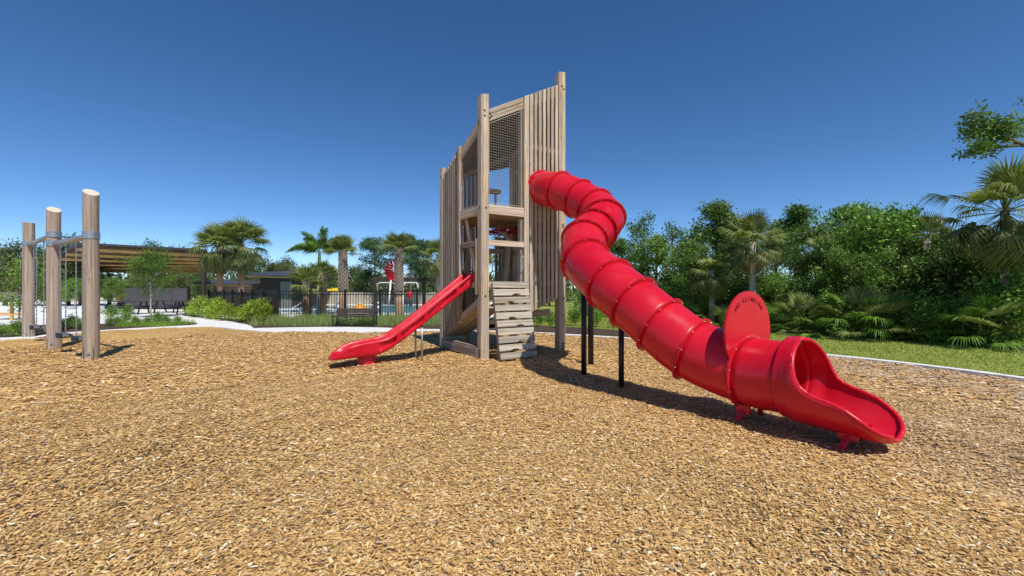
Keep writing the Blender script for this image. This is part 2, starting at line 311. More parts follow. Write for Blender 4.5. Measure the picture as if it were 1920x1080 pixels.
# loose wood chips (stuff)
def chips(n, r0, r1, lmin, lmax, wmin, wmax, lift):
    r = np.sqrt(nprng.uniform(r0 ** 2, r1 ** 2, n)); th = nprng.uniform(RAD(22), RAD(158), n)
    X = r * np.cos(th); Y = r * np.sin(th); k = inside(PLAY, X, Y); X, Y = X[k], Y[k]; n = len(X)
    l = nprng.uniform(lmin, lmax, n) * nprng.choice([.6, 1, 1, 1.3, 2.0], n, p=[.2, .3, .3, .15, .05]); wd = nprng.uniform(wmin, wmax, n) * nprng.choice([.7, 1, 1, 1.4], n)
    az = nprng.uniform(0, 2 * np.pi, n); pt = nprng.normal(0, .11, n); rl = nprng.normal(0, .20, n)
    d = np.stack([np.cos(az) * np.cos(pt), np.sin(az) * np.cos(pt), np.sin(pt)], 1)
    s = np.stack([-np.sin(az) * np.cos(rl), np.cos(az) * np.cos(rl), np.sin(rl)], 1)
    c = np.stack([X, Y, hgt(X, Y) + nprng.uniform(.002, lift, n)], 1)
    tp = nprng.uniform(.35, 1, n)[:, None]; l = l[:, None] / 2; wd = wd[:, None] / 2; bend = np.array([0, 0, 1.0]) * (nprng.normal(0, .12, n)[:, None] * l)
    # six corners: a chip bent in the middle
    V = np.stack([c - d * l - s * wd * tp, c - d * l + s * wd * .9, c + s * wd + bend, c + d * l + s * wd * tp * .6, c + d * l * .93 - s * wd * tp, c - s * wd * 1.1 + bend], 1).reshape(-1, 3)
    o = np.arange(n)[:, None] * 6
    F = np.concatenate([o + np.array([[5, 2, 1, 0]]), o + np.array([[4, 3, 2, 5]])])
    pal = np.array([(.45, .255, .085), (.56, .33, .112), (.62, .38, .135), (.66, .43, .175), (.72, .53, .265), (.82, .69, .45), (.34, .18, .062), (.09, .06, .045), (.40, .295, .195)])
    pr = np.array([.17, .23, .22, .14, .075, .03, .085, .025, .025]); pr /= pr.sum()
    cc = pal[nprng.choice(len(pal), n, p=pr)] * nprng.uniform(.95, 1.25, n)[:, None]
    cc = cc * np.array([1.0, 1.03, 1.12])
    dk = (np.exp(-((X + 3.3) ** 2 + (Y - 3.6) ** 2) / 2.2) + np.exp(-((X - 1.9) ** 2 + (Y - 3.1) ** 2) / .5) * .5) > nprng.uniform(0, 5.5, n)      # damp dark chips lie in patches
    cc[dk] = np.array([.13, .085, .055]) * nprng.uniform(.6, 1.5, dk.sum())[:, None]
    old = np.clip((X - 3.0) / 4.2 + .25 * np.sin(X * 1.1 + Y * .9), 0, 1)[:, None] * .62     # older, greyer chips toward the right
    cc = cc * (1 - old) + (cc.mean(1, keepdims=True) * np.array([1.22, .98, .80])) * old
    return V, F, np.repeat(cc, 6, 0)
parts = [chips(90000, 1.9, 4.2, .010, .024, .004, .009, .012), chips(62000, 1.9, 4.2, .018, .046, .006, .014, .018), chips(190000, 4.2, 8.0, .018, .048, .008, .016, .016), chips(120000, 8.0, 17, .035, .085, .016, .028, .02)]
V = np.concatenate([p[0] for p in parts]); C = np.concatenate([p[2] for p in parts]); off = 0; Fs = []
for p in parts: Fs.append(p[1] + off); off += len(p[0])
tag(link('wood_chips', np_mesh('wood_chips', V, np.concatenate(Fs), M['chip'], C)), 'loose tan wood chips covering the whole playground floor', 'wood chips', kind='stuff')

# kerb and paving
def strip(name, line, wd, z0, z1, m, side=1):
    mb = MB(); rows = []
    for i, p in enumerate(line):
        t = (line[min(i + 1, len(line) - 1)] - line[max(i - 1, 0)]).normalized(); nrm = Vector((-t.y, t.x)) * side
        q = p + nrm * wd
        rows.append([(p.x, p.y, z0), (p.x, p.y, z1 - .008), (p.x + nrm.x * .012, p.y + nrm.y * .012, z1), (q.x - nrm.x * .012, q.y - nrm.y * .012, z1), (q.x, q.y, z1 - .008), (q.x, q.y, z0)])
    mb.grid(rows); return struct(mb.build(name, m))
strip('playground_kerb', KL, .15, -.16, .022, M['kerb'], 1)
PATHBACK = [(-9.55, 15.9), (-8.4, 16.2), (-6.8, 16.45), (-5.0, 16.2), (-3.7, 15.6), (-2.2, 15.4), (-1.0, 15.25)]
plaza = [(-60, 9)] + [tuple(p) for p in KL[8:49]] + [(-1.2, 14.95), (-1.0, 15.25), (-1.0, 40), (-1.0, 70), (-60, 70)]
plaza = [(-60, 10)] + [(p.x, p.y + .1) for p in KL if -34 < p.x < -1.1] + [(-1.0, 15.0), (-1.0, 62), (-60, 62)]
sheet('concrete_plaza', plaza, .012, M['concrete'])
beds = {
 'planting_bed': [(-9.6, 15.85), (-8.4, 16.15), (-6.9, 16.35), (-5.0, 16.1), (-3.7, 15.6), (-2.2, 15.4), (-1.0, 15.2), (-.9, 19.6), (-13.4, 20.4), (-17.8, 23.9), (-18.6, 24.3), (-17.6, 22.9), (-12.9, 19.3), (-11.6, 18.1), (-10.6, 17.2)],
 'planting_bed.001': [(-30, 9.2), (-22, 10.75), (-15.35, 12.8), (-15.0, 14.3), (-14.2, 15.6), (-13.4, 16.6), (-12.9, 17.2), (-13.2, 17.9), (-14.2, 18.5), (-15.6, 18.6), (-17, 17.6), (-21, 16.6), (-30, 15.2)],
 'planting_bed.002': [(-1.0, 15.05), (.7, 14.6), (1.85, 13.9), (3.65, 12.8), (4.7, 12.0), (5.2, 12.5), (4.4, 14.2), (3.0, 15.6), (1.0, 16.8), (-1.0, 17.4)],
}
for k, pl in beds.items(): sheet(k, [tuple(p) for p in smooth_line([Vector(q) for q in pl + [pl[0]]], 3)][:-1], .024, M['bedmulch'])
sheet('pool_water', [(-19, 26.5), (-4.2, 25.5), (-3.2, 36), (-21, 37)], .02, M['water'])

# lawn grass blades (stuff)
def blades(n, poly, bx, by, hmin, hmax, cols, name, label, w0=.006):
    X = nprng.uniform(*bx, n); Y = nprng.uniform(*by, n); k = inside(poly, X, Y); X, Y = X[k], Y[k]; n = len(X)
    az = nprng.uniform(0, 6.283, n); h = nprng.uniform(hmin, hmax, n); ln = nprng.normal(0, .35, n) * h; lw = nprng.uniform(0, 6.283, n)
    wd = w0 * (1 + Y / 12)
    z = np.full(n, -.03); ca, sa = np.cos(az) * wd, np.sin(az) * wd
    V = np.stack([np.stack([X - ca, Y - sa, z], 1), np.stack([X + ca, Y + sa, z], 1), np.stack([X + ln * np.cos(lw), Y + ln * np.sin(lw), z + h], 1)], 1).reshape(-1, 3)
    cc = np.array(cols)[nprng.integers(0, len(cols), n)] * nprng.uniform(.8, 1.2, n)[:, None]
    return tag(link(name, np_mesh(name, V, np.arange(n * 3).reshape(-1, 3), M['grassblade'], np.repeat(cc, 3, 0))), label, 'grass', kind='stuff')
lawnpoly = [(p.x + .17, p.y + .12) for p in KL if p.x > 4.4] [::-1] + [(4.7, 12.1), (5.2, 12.6), (4.4, 14.3), (3, 15.7), (1, 16.9), (-1, 17.5), (-1, 26), (14, 26), (18, 8), (18, 2), (9, 2)]
blades(130000, lawnpoly, (-1, 16), (4, 22), .018, .05, [(.36, .42, .07), (.42, .48, .10), (.48, .50, .15), (.28, .35, .055)], 'lawn_blades', 'short mown green grass of the lawn beyond the kerb')

# ================================================================== PLAY TOWER  (local x = along the net/tube face, y = into the tower)
TA = Vector((-.614, 9.09, 0)); TR = math.atan2(.53, .848); S = 2.08
tower = thing('play_tower', 'tall weathered timber play tower with sloping slatted walls and wire nets', 'play tower', TA, TR)
PW = .19
def topAB(a): return 5.26 + .53 * a
def topAC(b): return 5.20 - .44 * b
def post(x, y, z1, slope, name='post', z0=-.15, wd=PW):
    mb = MB(); mb.beam((x, y, z0), (x, y, z1), wd, wd, (1, 0, 0), ch=.012, sh1=slope); return mb.build(name, M['timber'], tower)
post(0, 0, 5.60, .25); post(S, 0, 6.62, .15); post(0, S, 4.52, -.2); post(S, S, 5.5, .2)
post(.62, S, 3.1, 0, wd=.14); post(1.0, S, 4.9, 0, wd=.12)
# studs
def board(p0, p1, w, h, side, name, m='timber', sh0=0, sh1=0, parent=None, ch=.006):
    mb = MB(); mb.beam(p0, p1, w, h, side, ch, sh0, sh1); return mb.build(name, M[m], parent or tower)
# AB face
board((1.055, -.055, .88), (1.055, -.055, topAB(1.055)), .125, .09, (1, 0, 0), 'stud', sh0=.4, sh1=.53)
xs = [1.195 + i * .1195 for i in range(7)]
for i, a in enumerate(xs):
    board((a, -.07, .90 + .42 * (a - 1.055)), (a, -.07, topAB(a) + rnd.uniform(-.006, .006)), .076 if i else .092, .04, (1, 0, 0), 'slat', sh0=.42, sh1=.53)
board((.0, -.015, topAB(0) - .13), (S, -.015, topAB(S) - .13), .235, .055, (0, 0, 1), 'sloping_beam')
for z in (4.72, 3.75, 2.47, 1.62):
    board((1.0, -.027, z), (S - .09, -.027, z), .11, .04, (0, 0, 1), 'rail')
board((1.0, -.027, .93), (S - .09, -.02, 1.33), .12, .055, (0, 0, 1), 'sloping_beam')
board((.095, -.045, 3.185), (1.0, -.045, 3.185), .205, .07, (0, 0, 1), 'deck_beam')
board((.095, -.05, 2.47), (1.0, -.05, 2.47), .125, .05, (0, 0, 1), 'guard_rail')
board((.95, .02, 1.6), (.95, .02, topAB(.95) - .2), .05, .12, (1, 0, 0), 'stud', 'timber_grey')
board((.0, .0, 1.57), (1.0, .0, 1.57), .12, .06, (0, 0, 1), 'deck_beam')
# AC face
board((-.055, 1.055, .70), (-.055, 1.055, topAC(1.055) + .06), .09, .105, (1, 0, 0), 'stud', sh0=0, sh1=0)
ys = [1.185 + i * .118 for i in range(7)]
for i, q in enumerate(ys):
    z0 = 1.17 - .44 * q - .05
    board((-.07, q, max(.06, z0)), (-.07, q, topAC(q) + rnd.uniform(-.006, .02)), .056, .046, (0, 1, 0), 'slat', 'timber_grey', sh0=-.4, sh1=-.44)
board((-.015, .0, topAC(0) - .12), (-.015, S, topAC(S) - .12), .21, .055, (0, 0, 1), 'sloping_beam')
board((-.045, .095, 3.185), (-.045, 1.0, 3.185), .205, .07, (0, 0, 1), 'deck_beam')
board((-.05, .095, 2.47), (-.05, 1.0, 2.47), .13, .05, (0, 0, 1), 'guard_rail', 'timber_grey')
board((-.08, .16, 1.36), (-.08, .16, 2.56), .045, .07, (1, 0, 0), 'stud')
for z in (3.8, 2.47, 1.62):
    board((-.027, 1.0, z), (-.027, S - .09, z), .11, .04, (0, 0, 1), 'rail')
board((-.02, .11, 1.20), (-.02, S - .05, .33), .17, .075, (0, 0, 1), 'sloping_beam')
board((.52, .11, 1.20), (.52, S - .05, .33), .2, .06, (0, 0, 1), 'sloping_beam')
board((.25, .25, 1.07), (.25, S - .1, .30), .5, .035, (1, 0, 0), 'sloping_panel')
board((-.05, .1, .11), (-.05, S - .05, .11), .12, .2, (1, 0, 0), 'sill_timber', 'timber_grey')
board((.04, .18, .232), (.04, 1.45, .232), .28, .04, (1, 0, 0), 'sill_plank', 'timber_grey')
board((.0, .0, 1.57), (.0, 1.0, 1.57), .12, .06, (0, 0, 1), 'deck_beam')
# wall at the back of the tower (C-D) with an open window, and wall B-D
def topCD(a): return 4.28 + .53 * a
for i in range(17):
    a = .14 + i * .118
    if 1.04 < a < 1.96:
        board((a, S + .07, 1.2), (a, S + .07, 2.9), .09, .036, (1, 0, 0), 'slat', 'timber_grey') if a > 1.5 else None
        board((a, S + .07, 4.25 + .32 * a), (a, S + .07, topCD(a)), .108, .036, (1, 0, 0), 'slat', 'timber_brown_shaded', sh0=.32, sh1=.53)
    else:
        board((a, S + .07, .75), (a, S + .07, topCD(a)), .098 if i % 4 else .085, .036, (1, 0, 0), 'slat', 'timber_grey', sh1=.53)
for z in (2.5, 3.2): board((0, S + .02, z), (S, S + .02, z), .14, .05, (0, 0, 1), 'rail')
board((0, S + .02, topCD(0) - .12), (S, S + .02, topCD(S) - .12), .2, .05, (0, 0, 1), 'sloping_beam')
def topBD(b): return 6.36 - .47 * b
for i in range(16):
    q = .16 + i * .118
    zz = 1.2 if q < 1.1 else 2.75
    board((S + .07, q, zz), (S + .07, q, topBD(q)), .097, .036, (0, 1, 0), 'slat', 'timber_brown_shaded', sh1=-.47)
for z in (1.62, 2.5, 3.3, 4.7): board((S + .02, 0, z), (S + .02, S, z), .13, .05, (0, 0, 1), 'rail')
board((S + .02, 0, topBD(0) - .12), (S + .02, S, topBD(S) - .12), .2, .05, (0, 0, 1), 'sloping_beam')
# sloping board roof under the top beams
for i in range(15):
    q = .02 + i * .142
    board((-.02, q, 5.13 - .44 * q), (S, q, 5.13 + .53 * S - .44 * q), .138, .022, (0, 1, -.44), 'roof_board', 'timber_brown_shaded')
# decks
for i in range(14):
    q = .12 + i * .142
    board((.03, q, 3.30), (S - .03, q, 3.30), .134, .03, (0, 1, 0), 'deck_plank')
    if q < 1.3: board((.03, q, 1.60), (S - .03, q, 1.60), .134, .03, (0, 1, 0), 'deck_plank')
for q in (.7, 1.4): board((.03, q, 3.2), (S - .03, q, 3.2), .14, .05, (0, 0, 1), 'joist')
# inner braces and the stair between decks
board((.25, S - .1, .4), (.75, S - .1, 3.1), .12, .05, (1, 0, 0), 'brace'); board((.14, .55, 1.6), (.05, .93, 3.1), .09, .05, (0, 1, 0), 'brace')
board((1.75, .35, 1.62), (1.25, 1.5, 3.1), .05, .13, (1, 0, 0), 'brace'); board((1.55, 1.95, .3), (1.9, 1.95, 3.1), .12, .06, (1, 0, 0), 'brace')
board((.85, 1.35, 1.62), (.72, 1.35, 3.1), .09, .05, (0, 1, 0), 'brace')
board((1.05, .55, .83), (S + .1, .55, .90), .16, .06, (0, 0, 1), 'step_beam'); board((1.1, .75, .9), (S, .75, .93), .4, .04, (0, 1, 0), 'step_plank')
# inner ledge seen against the window
board((.75, 1.6, 4.0), (1.33, 1.6, 4.0), .1, .2, (0, 0, 1), 'ledge'); board((1.22, 1.6, 3.3), (1.22, 1.6, 3.98), .05, .05, (1, 0, 0), 'ledge_post')
# wire nets
def net(name, o, ux, length, z0, top, pitch=.058):
    o = Vector(o); ux = Vector(ux); mb = MB(); fr = MB()
    def bar(mbx, p, q, r):
        mbx.tube([p, q], r, 4, False)
    n = int(length / pitch)
    for i in range(n + 1):
        a = i * pitch; p = o + ux * a
        bar(mb, p + Vector((0, 0, z0)), p + Vector((0, 0, top(a))), .0022)
    z = z0
    hi = max(top(0), top(length))
    while z < hi:
        a0, a1 = 0, length
        if z > top(0): a0 = length * (z - top(0)) / (top(length) - top(0))
        if z > top(length): a1 = length * (z - top(0)) / (top(length) - top(0))
        if a1 - a0 > .03: bar(mb, o + ux * a0 + Vector((0, 0, z)), o + ux * a1 + Vector((0, 0, z)), .0022)
        z += pitch
    c = [o + Vector((0, 0, z0)), o + ux * length + Vector((0, 0, z0)), o + ux * length + Vector((0, 0, top(length))), o + Vector((0, 0, top(0)))]
    for i in range(4): bar(fr, c[i], c[(i + 1) % 4], .008)
    f = fr.build('net_frame', M['wire'], tower); k = mb.build(name, M['wire'], f); k['kind'] = 'stuff'
net('wire_net', (.125, -.03, 0), (1, 0, 0), .82, 3.33, lambda a: topAB(a + .125) - .30)
net('wire_net', (-.03, .125, 0), (0, 1, 0), .86, 3.33, lambda a: topAC(a + .125) - .27)
# red climbing rope net under the upper deck
mb = MB()
for i in range(9):
    a = .95 + i * .085; mb.tube([(a, .95, 2.98 + .03 * math.sin(i * 2)), (a + .05, 1.95, 2.90 + .04 * math.sin(i))], .012, 5)
    mb.tube([(.95, 1.0 + i * .115, 2.96 + .03 * math.cos(i * 2)), (1.65, 1.0 + i * .115, 2.93)], .012, 5)
r_ = mb.build('rope_net', M['rope'], tower); r_['kind'] = 'stuff'
# grab handles by the ramp
for a in (.13, .90):
    mb = MB(); pts = [(a, -.09, 1.83), (a, -.16, 1.86), (a, -.175, 1.95), (a, -.175, 2.12), (a, -.16, 2.2), (a, -.09, 2.23)]
    mb.tube(smooth_line([Vector(p) for p in pts], 3), .0135, 8); mb.build('grab_handle', M['steel'], tower, True)
# steel fire pole
mb = MB(); mb.tube([(1.72, .62, -.1), (1.72, .62, 3.1)], .022, 10); mb.build('steel_pole', M['steel'], tower, True)
# bolts
boltm = MB(); boltm.tube([(0, 0, -.006), (0, 0, .008)], .021, 8); bm_ = boltm.mesh('bolt', M['bolt'])
def bolt(p, axis):
    r = (RAD(90), 0, 0) if axis == 'y' else (0, RAD(90), 0)
    link('bolt', bm_, tower, p, r)
for z in (5.25, 5.14, 3.2, 1.33): bolt((rnd.uniform(-.02, .03), -PW / 2 - .001, z), 'y')
for z in (5.05, 4.98, 3.2, 1.35, .55): bolt((-PW / 2 - .001, rnd.uniform(-.02, .03), z), 'x')
for z in (6.28, 6.22, 3.0, 2.95, 1.25, .85): bolt((S + rnd.uniform(-.02, .04), -PW / 2 - .001, z), 'y')
for z in (4.3, 3.4, 2.3, .55): bolt((-PW / 2 - .001, S + rnd.uniform(-.02, .03), z), 'x')
for a, z in ((.14, 5.24), (.18, 5.19), (.14, 5.14)): bolt((a, -.044, z), 'y')
for i in range(3):
    for j in range(2): bolt((-PW / 2 - .001, -.04 + j * .05, .06 + i * .055), 'x'); bolt((S - .01 + j * .05, -PW / 2 - .001, .07 + i * .055), 'y')
# climbing ramp
r0 = Vector((.10, -.115, 1.63)); out = .36
mb = MB()
for a in (.155, .905):
    mb.beam((a, -.15 - out, -.12), (a, -.14, 1.60), .05, .12, (1, 0, 0))
ramp = mb.build('ramp_frame', M['timber_grey'], tower)
dv = Vector((0, -out, -1.63)).normalized(); nv = Vector((0, -1.63, out)).normalized()
for i in range(10):
    w0, w1 = .085, .985
    c = Vector((0, -.215, 1.63)) + dv * (i * .1665)
    hgt_ = .135; cxn = (.42, .62)[i % 2] if i in (1, 2, 4, 5, 7, 8) else None
    pl = [(w0, 0), (w1, 0), (w1, hgt_)]
    if cxn:
        x = w0 + (w1 - w0) * cxn; pl += [(x + .12, hgt_), (x + .05, hgt_ - .035), (x - .03, hgt_ - .04), (x - .12, hgt_)]
    pl += [(w0, hgt_)]
    j = rnd.uniform(-.006, .006)
    pts = [Vector((p[0] + j, 0, 0)) + c + dv * p[1] for p in pl]
    mb = MB(); mb.prism(pts, nv * .035)
    o = mb.build('ramp_board', M['timber_pale'], ramp); bevel(o, .005, 1)

# ================================================================== RED TUBE SLIDE
slide = thing('tube_slide', 'long winding red plastic tube slide from the tower down to the chips', 'tube slide', (2.0, 6.2, 0))
SB = Vector((2.0, 6.2, 0))
def sP(u, v, Y): return P(u, v, Y) - SB
R0 = .385
ctrl = [(Vector((.53, 10.1, 3.72)) - SB, 0), (P(1017, 354.5, 9.82) - SB, 1), (sP(1050, 358, 9.28), 1), (sP(1085, 373, 8.92), 1), (sP(1115, 391, 8.55), 1), (sP(1132, 410, 8.22), 1), (sP(1117, 430.5, 7.95), 1), (sP(1096, 452, 7.62), 1),
        (sP(1098, 490, 7.08), 1), (sP(1144, 533, 6.42), 1), (sP(1188, 568.5, 6.05), 1), (sP(1238, 610, 5.72), 1), (sP(1299, 655, 5.40), 1), (sP(1402, 695, 4.95), 1), (Vector((2.75 + .53 * .47, 4.95 - .848 * .47, .545)) - SB, 1), (Vector((2.75 + .53 * .7, 4.95 - .848 * .7, .54)) - SB, 0)]
cp = [c[0] for c in ctrl]
def spl(i, t):
    p0, p1, p2, p3 = cp[max(i - 1, 0)], cp[i], cp[i + 1], cp[min(i + 2, len(cp) - 1)]
    return .5 * ((2 * p1) + (p2 - p0) * t + (2 * p0 - 5 * p1 + 4 * p2 - p3) * t * t + (3 * p1 - p0 - 3 * p2 + p3) * t ** 3)
def dspl(i, t):
    return (spl(i, min(t + .02, 1)) - spl(i, max(t - .02, 0))).normalized()
def frame(d):
    u = Vector((0, 0, 1)) - d * d.z; u.normalize(); return u, d.cross(u).normalized()
def ring(c, d, r, n=40):
    u, b_ = frame(d); return [c + u * (r * math.cos(2 * math.pi * k / n)) + b_ * (r * math.sin(2 * math.pi * k / n)) for k in range(n)]
def tan_at(i):
    if i == 13: return Vector((.53, -.848, -.06)).normalized()
    return (cp[i + 1] - cp[i - 1]).normalized() if 0 < i < len(cp) - 1 else (cp[1] - cp[0] if i == 0 else cp[-1] - cp[-2]).normalized()
for i in range(1, 14):
    mb = MB(); rows = []
    for k in range(9):
        t = k / 8; d = (tan_at(i) * (1 - t) + tan_at(i + 1) * t).normalized() if k in (0, 8) else dspl(i, t)
        rows.append(ring(spl(i, t), d, R0 + (.004 * math.sin(t * math.pi))))
    mb.grid(rows, True)
    o = mb.build('tube_section', M['red'], slide, True); m_ = o.modifiers.new('s', 'SOLIDIFY'); m_.thickness = .012; m_.offset = -1
    # moulded ribs of the lower section
    if i in (12, 13):
        rb = MB()
        for q in range(5 if i == 13 else 4):
            t = .22 + q * .14; c = spl(i, t); d = dspl(i, t); u, bb = frame(d); pts = []
            for s_ in range(9):
                an = RAD(60 + s_ * 7.5); pts.append(c + u * ((R0 + .001) * math.cos(an)) - bb * ((R0 + .001) * math.sin(an)) * (1))
            rb.tube(pts, [.001] + [.007] * 7 + [.001], 6, False)
        rb.build('moulded_rib', M['red'], o, True)['kind'] = 'stuff'
bdot = MB(); bdot.tube([(0, 0, -.012), (0, 0, .034)], .011, 6)
for i in range(1, 14):
    d = tan_at(i); c = cp[i]; mb = MB(); rows = []
    rf = .432 if i != 13 else .43
    for (off, r) in ((-.014, R0 - .004), (-.014, rf - .004), (-.011, rf), (-.003, rf), (-.002, rf - .006), (.002, rf - .006), (.003, rf), (.011, rf), (.014, rf - .004), (.014, R0 - .004)):
        rows.append(ring(c + d * off, d, r))
    mb.grid(rows, True); fl = mb.build('flange', M['red'], slide, True)
    fl.modifiers.new('e', 'EDGE_SPLIT').split_angle = RAD(40)
    if i < 14:
        u, b_ = frame(d); mb = MB()
        for k in range(10):
            a = 2 * math.pi * (k + .3) / 10; q = c + (u * math.cos(a) + b_ * math.sin(a)) * ((R0 + rf) / 2 + .003)
            mb.tube([q - d * .024, q + d * .024], .0075, 6)
        x = mb.build('flange_bolts', M['boltw'], fl); x['kind'] = 'stuff'
# round barrier plate with the lettering
d13 = tan_at(13); d13.z = 0; d13.normalize(); lat = Vector((0, 0, 1)).cross(d13).normalized()     # lat: to the left when looking along the slide
c13 = cp[13]; mb = MB(); n = 56; rows = []
pc = c13 + Vector((0, 0, .455)); pr = .468
def plate(off, rO, rI):
    return ([pc + lat * (rO * math.cos(2 * math.pi * k / n)) + Vector((0, 0, rO * 1.0 * math.sin(2 * math.pi * k / n))) + d13 * off for k in range(n)])
inner = []
for k in range(n):   # inner edge: the tube's own circle where it lies inside the plate, else shrunk onto it
    a = 2 * math.pi * k / n; q = lat * math.cos(a) + Vector((0, 0, math.sin(a)))
    inner.append(q)
mbp = MB(); ang0 = math.radians(-38)
outer_pts = []; inner_pts = []
NN = 48
for k in range(NN + 1):
    a = RAD(-52) + (math.pi + RAD(104)) * k / NN
    outer_pts.append(lat * (pr * math.cos(a)) + Vector((0, 0, .455 + pr * math.sin(a))))
    a2 = RAD(3) + (math.pi - RAD(6)) * k / NN
    inner_pts.append(lat * (.40 * math.cos(a2)) + Vector((0, 0, .40 * math.sin(a2))))
rows = [[c13 + p + d13 * .014 for p in inner_pts], [c13 + p + d13 * .014 for p in outer_pts], [c13 + p - d13 * .010 for p in outer_pts], [c13 + p - d13 * .010 for p in inner_pts]]
mbp.grid(rows); pl_ = mbp.build('barrier_plate', M['red'], slide); 
pl_['label'] = 'upright round red plate across the tube, reading NO CLIMBING'
txt = 'NO CLIMBING'; depsg = None
for k, chx in enumerate(txt):
    if chx == ' ': continue
    cu = bpy.data.curves.new('letter', 'FONT'); cu.body = chx; cu.size = .07; cu.align_x = 'CENTER'; cu.align_y = 'CENTER'; cu.extrude = .002; cu.offset = .0006
    tmp = bpy.data.objects.new('tmp', cu); COL.objects.link(tmp); dg = bpy.context.evaluated_depsgraph_get()
    me = bpy.data.meshes.new_from_object(tmp.evaluated_get(dg)); bpy.data.objects.remove(tmp); bpy.data.curves.remove(cu)
    me.materials.clear(); me.materials.append(M['redtext'])
    a = RAD(90 + 44 - k * 8.8)
    rr = .375; pos = c13 + d13 * .0165 + Vector((0, 0, .455 + rr * math.sin(a)))
    # seen from the exit, left of the reader is -lat side... reader looks along -d13
    rt = d13.cross(Vector((0, 0, 1))) * -1.0      # reader's right
    pos = pos + rt * (rr * math.cos(a))
    up = Vector((0, 0, 1)) * math.sin(a) + rt * math.cos(a); xr = Vector((0, 0, 1)) * -math.cos(a) + rt * math.sin(a)
    Mx = Matrix((xr, up, xr.cross(up))).transposed().to_4x4(); Mx.translation = pos
    o = bpy.data.objects.new('letter', me); COL.objects.link(o); o.parent = pl_; o.matrix_local = Mx
# exit chute
dE = Vector((.53, -.848, 0)); lE = Vector((0, 0, 1)).cross(dE)      # lE: left looking along the slide
o0 = Vector((2.75, 4.95, .54)) - SB
import bisect
def lerp(tab, x):
    xs_ = [t[0] for t in tab]; i = min(max(bisect.bisect_right(xs_, x) - 1, 0), len(tab) - 2); a, b2 = tab[i], tab[i + 1]
    t = (x - a[0]) / (b2[0] - a[0]); t = max(0, min(1, t)); t = t * t * (3 - 2 * t) if False else t
    return a[1] + (b2[1] - a[1]) * t
RIMZ = [(.46, .445), (.54, .44), (.575, .34), (.61, .20), (.65, .08), (.70, .0), (.78, -.055), (.88, -.09), (1.0, -.115), (1.12, -.155), (1.22, -.215), (1.30, -.275), (1.37, -.335), (1.41, -.37)]
HW = [(.46, .40), (.54, .425), (.6, .44), (.8, .43), (1.0, .41), (1.15, .40), (1.25, .38), (1.32, .34), (1.38, .255), (1.41, .15)]
BOT = [(.46, -.40), (.55, -.425), (.8, -.425), (1.0, -.43), (1.2, -.435), (1.35, -.425), (1.41, -.405)]
for T_ in (RIMZ, HW, BOT): T_[:] = [(.50 + (q[0] - .46) * .868, q[1] * (.955 if T_ is not BOT else 1)) for q in T_]
Ls = [.445 + .8796 * (k / 48) for k in range(49)]
mb = MB(); rows = []; rimL = []; rimR = []
NS = 32
for Lx in Ls:
    hwid = lerp(HW, Lx); zb = lerp(BOT, Lx); zr = lerp(RIMZ, Lx); row = []
    # superellipse-like section: full circle angle at which height zr is reached
    hh = -zb
    if zr >= 0: amax = math.pi - math.acos(max(-1, min(1, zr / .426))) ; amax = math.pi / 2 + math.asin(max(-1, min(1, zr / .426)))
    else: amax = math.acos(max(-1, min(1, -zr / hh)))
    sidew = hwid if zr >= 0 else hwid / max(.55, math.sin(amax)) if Lx < 1.2 else hwid / max(.25, math.sin(amax))
    for k in range(NS + 1):
        a = -amax + 2 * amax * k / NS
        top_r = hh if math.cos(a) > 0 else .426
        x = sidew * math.sin(a); z = -top_r * math.cos(a)
        row.append(o0 + dE * Lx + lE * x + Vector((0, 0, z)))
    rows.append(row); rimL.append(row[0]); rimR.append(row[-1])
mb.grid(rows); ch_ = mb.build('exit_chute', M['red'], slide, True); s_ = ch_.modifiers.new('s', 'SOLIDIFY'); s_.thickness = .022; s_.offset = 1
first = next(i for i, Lx in enumerate(Ls) if lerp(RIMZ, Lx) < .415)
crown = rows[first - 1]
half = [rows[i][0] for i in range(first, 49)]; half2 = [rows[i][-1] for i in range(first, 49)]
tipm = [rows[-1][k] for k in range(2, NS - 1, 3)]
topmid = (half[0] + half2[0]) / 2 + Vector((0, 0, .0))
rimpts = half[::-1] + half2
loop = [rows[first - 1][0]] + half + tipm + half2[::-1]
loop = smooth_line(loop + [loop[0]], 2)
mb = MB(); mb.tube(loop, .021, 10); mb.build('rolled_rim', M['red'], slide, True)
# legs
def leg(name, pts, r, m, n=12):
    mb = MB(); mb.tube([Vector(p) - SB for p in pts], r, n); return mb.build(name, M[m], slide, True)
leg('support_post', [(1.645, 6.42, -.15), (1.645, 6.42, 1.08)], .041, 'black')
leg('post_cap', [(1.645, 6.42, 1.02), (1.645, 6.42, 1.13)], .055, 'black')
leg('support_post', [(1.255, 7.45, -.15), (1.255, 7.45, 1.62)], .048, 'black'); leg('support_post', [(1.56, 8.45, -.15), (1.56, 8.45, 2.75)], .056, 'black')
leg('post_cap', [(1.255, 7.45, 1.55), (1.255, 7.45, 1.75)], .066, 'black')
for (L0, ln) in ((.03, .3), (1.02, .3)):
    c = o0 + dE * L0
    for s_ in (-1, 1):
        mb = MB(); q = c + lE * (.17 * s_)
        mb.beam(q + Vector((0, 0, -.36)), q + Vector((0, 0, -.46)), .16, .03, dE, .004)
        mb.beam(q + Vector((0, 0, -.42)) - dE * .0, q - dE * .03 + lE * (.09 * s_) + Vector((0, 0, -.56)), .05, .035, dE, .004)
        mb.build('foot_bracket', M['red'], slide)

# ================================================================== STRAIGHT RED SLIDE
w_ = lambda a, b: TA + Vector((.848 * a - .53 * b, .53 * a + .848 * b, 0))
s0 = w_(0, .74); 
ss = thing('straight_slide', 'short open red plastic slide on the left side of the timber tower', 'slide', s0, math.atan2(-.53, -.848))
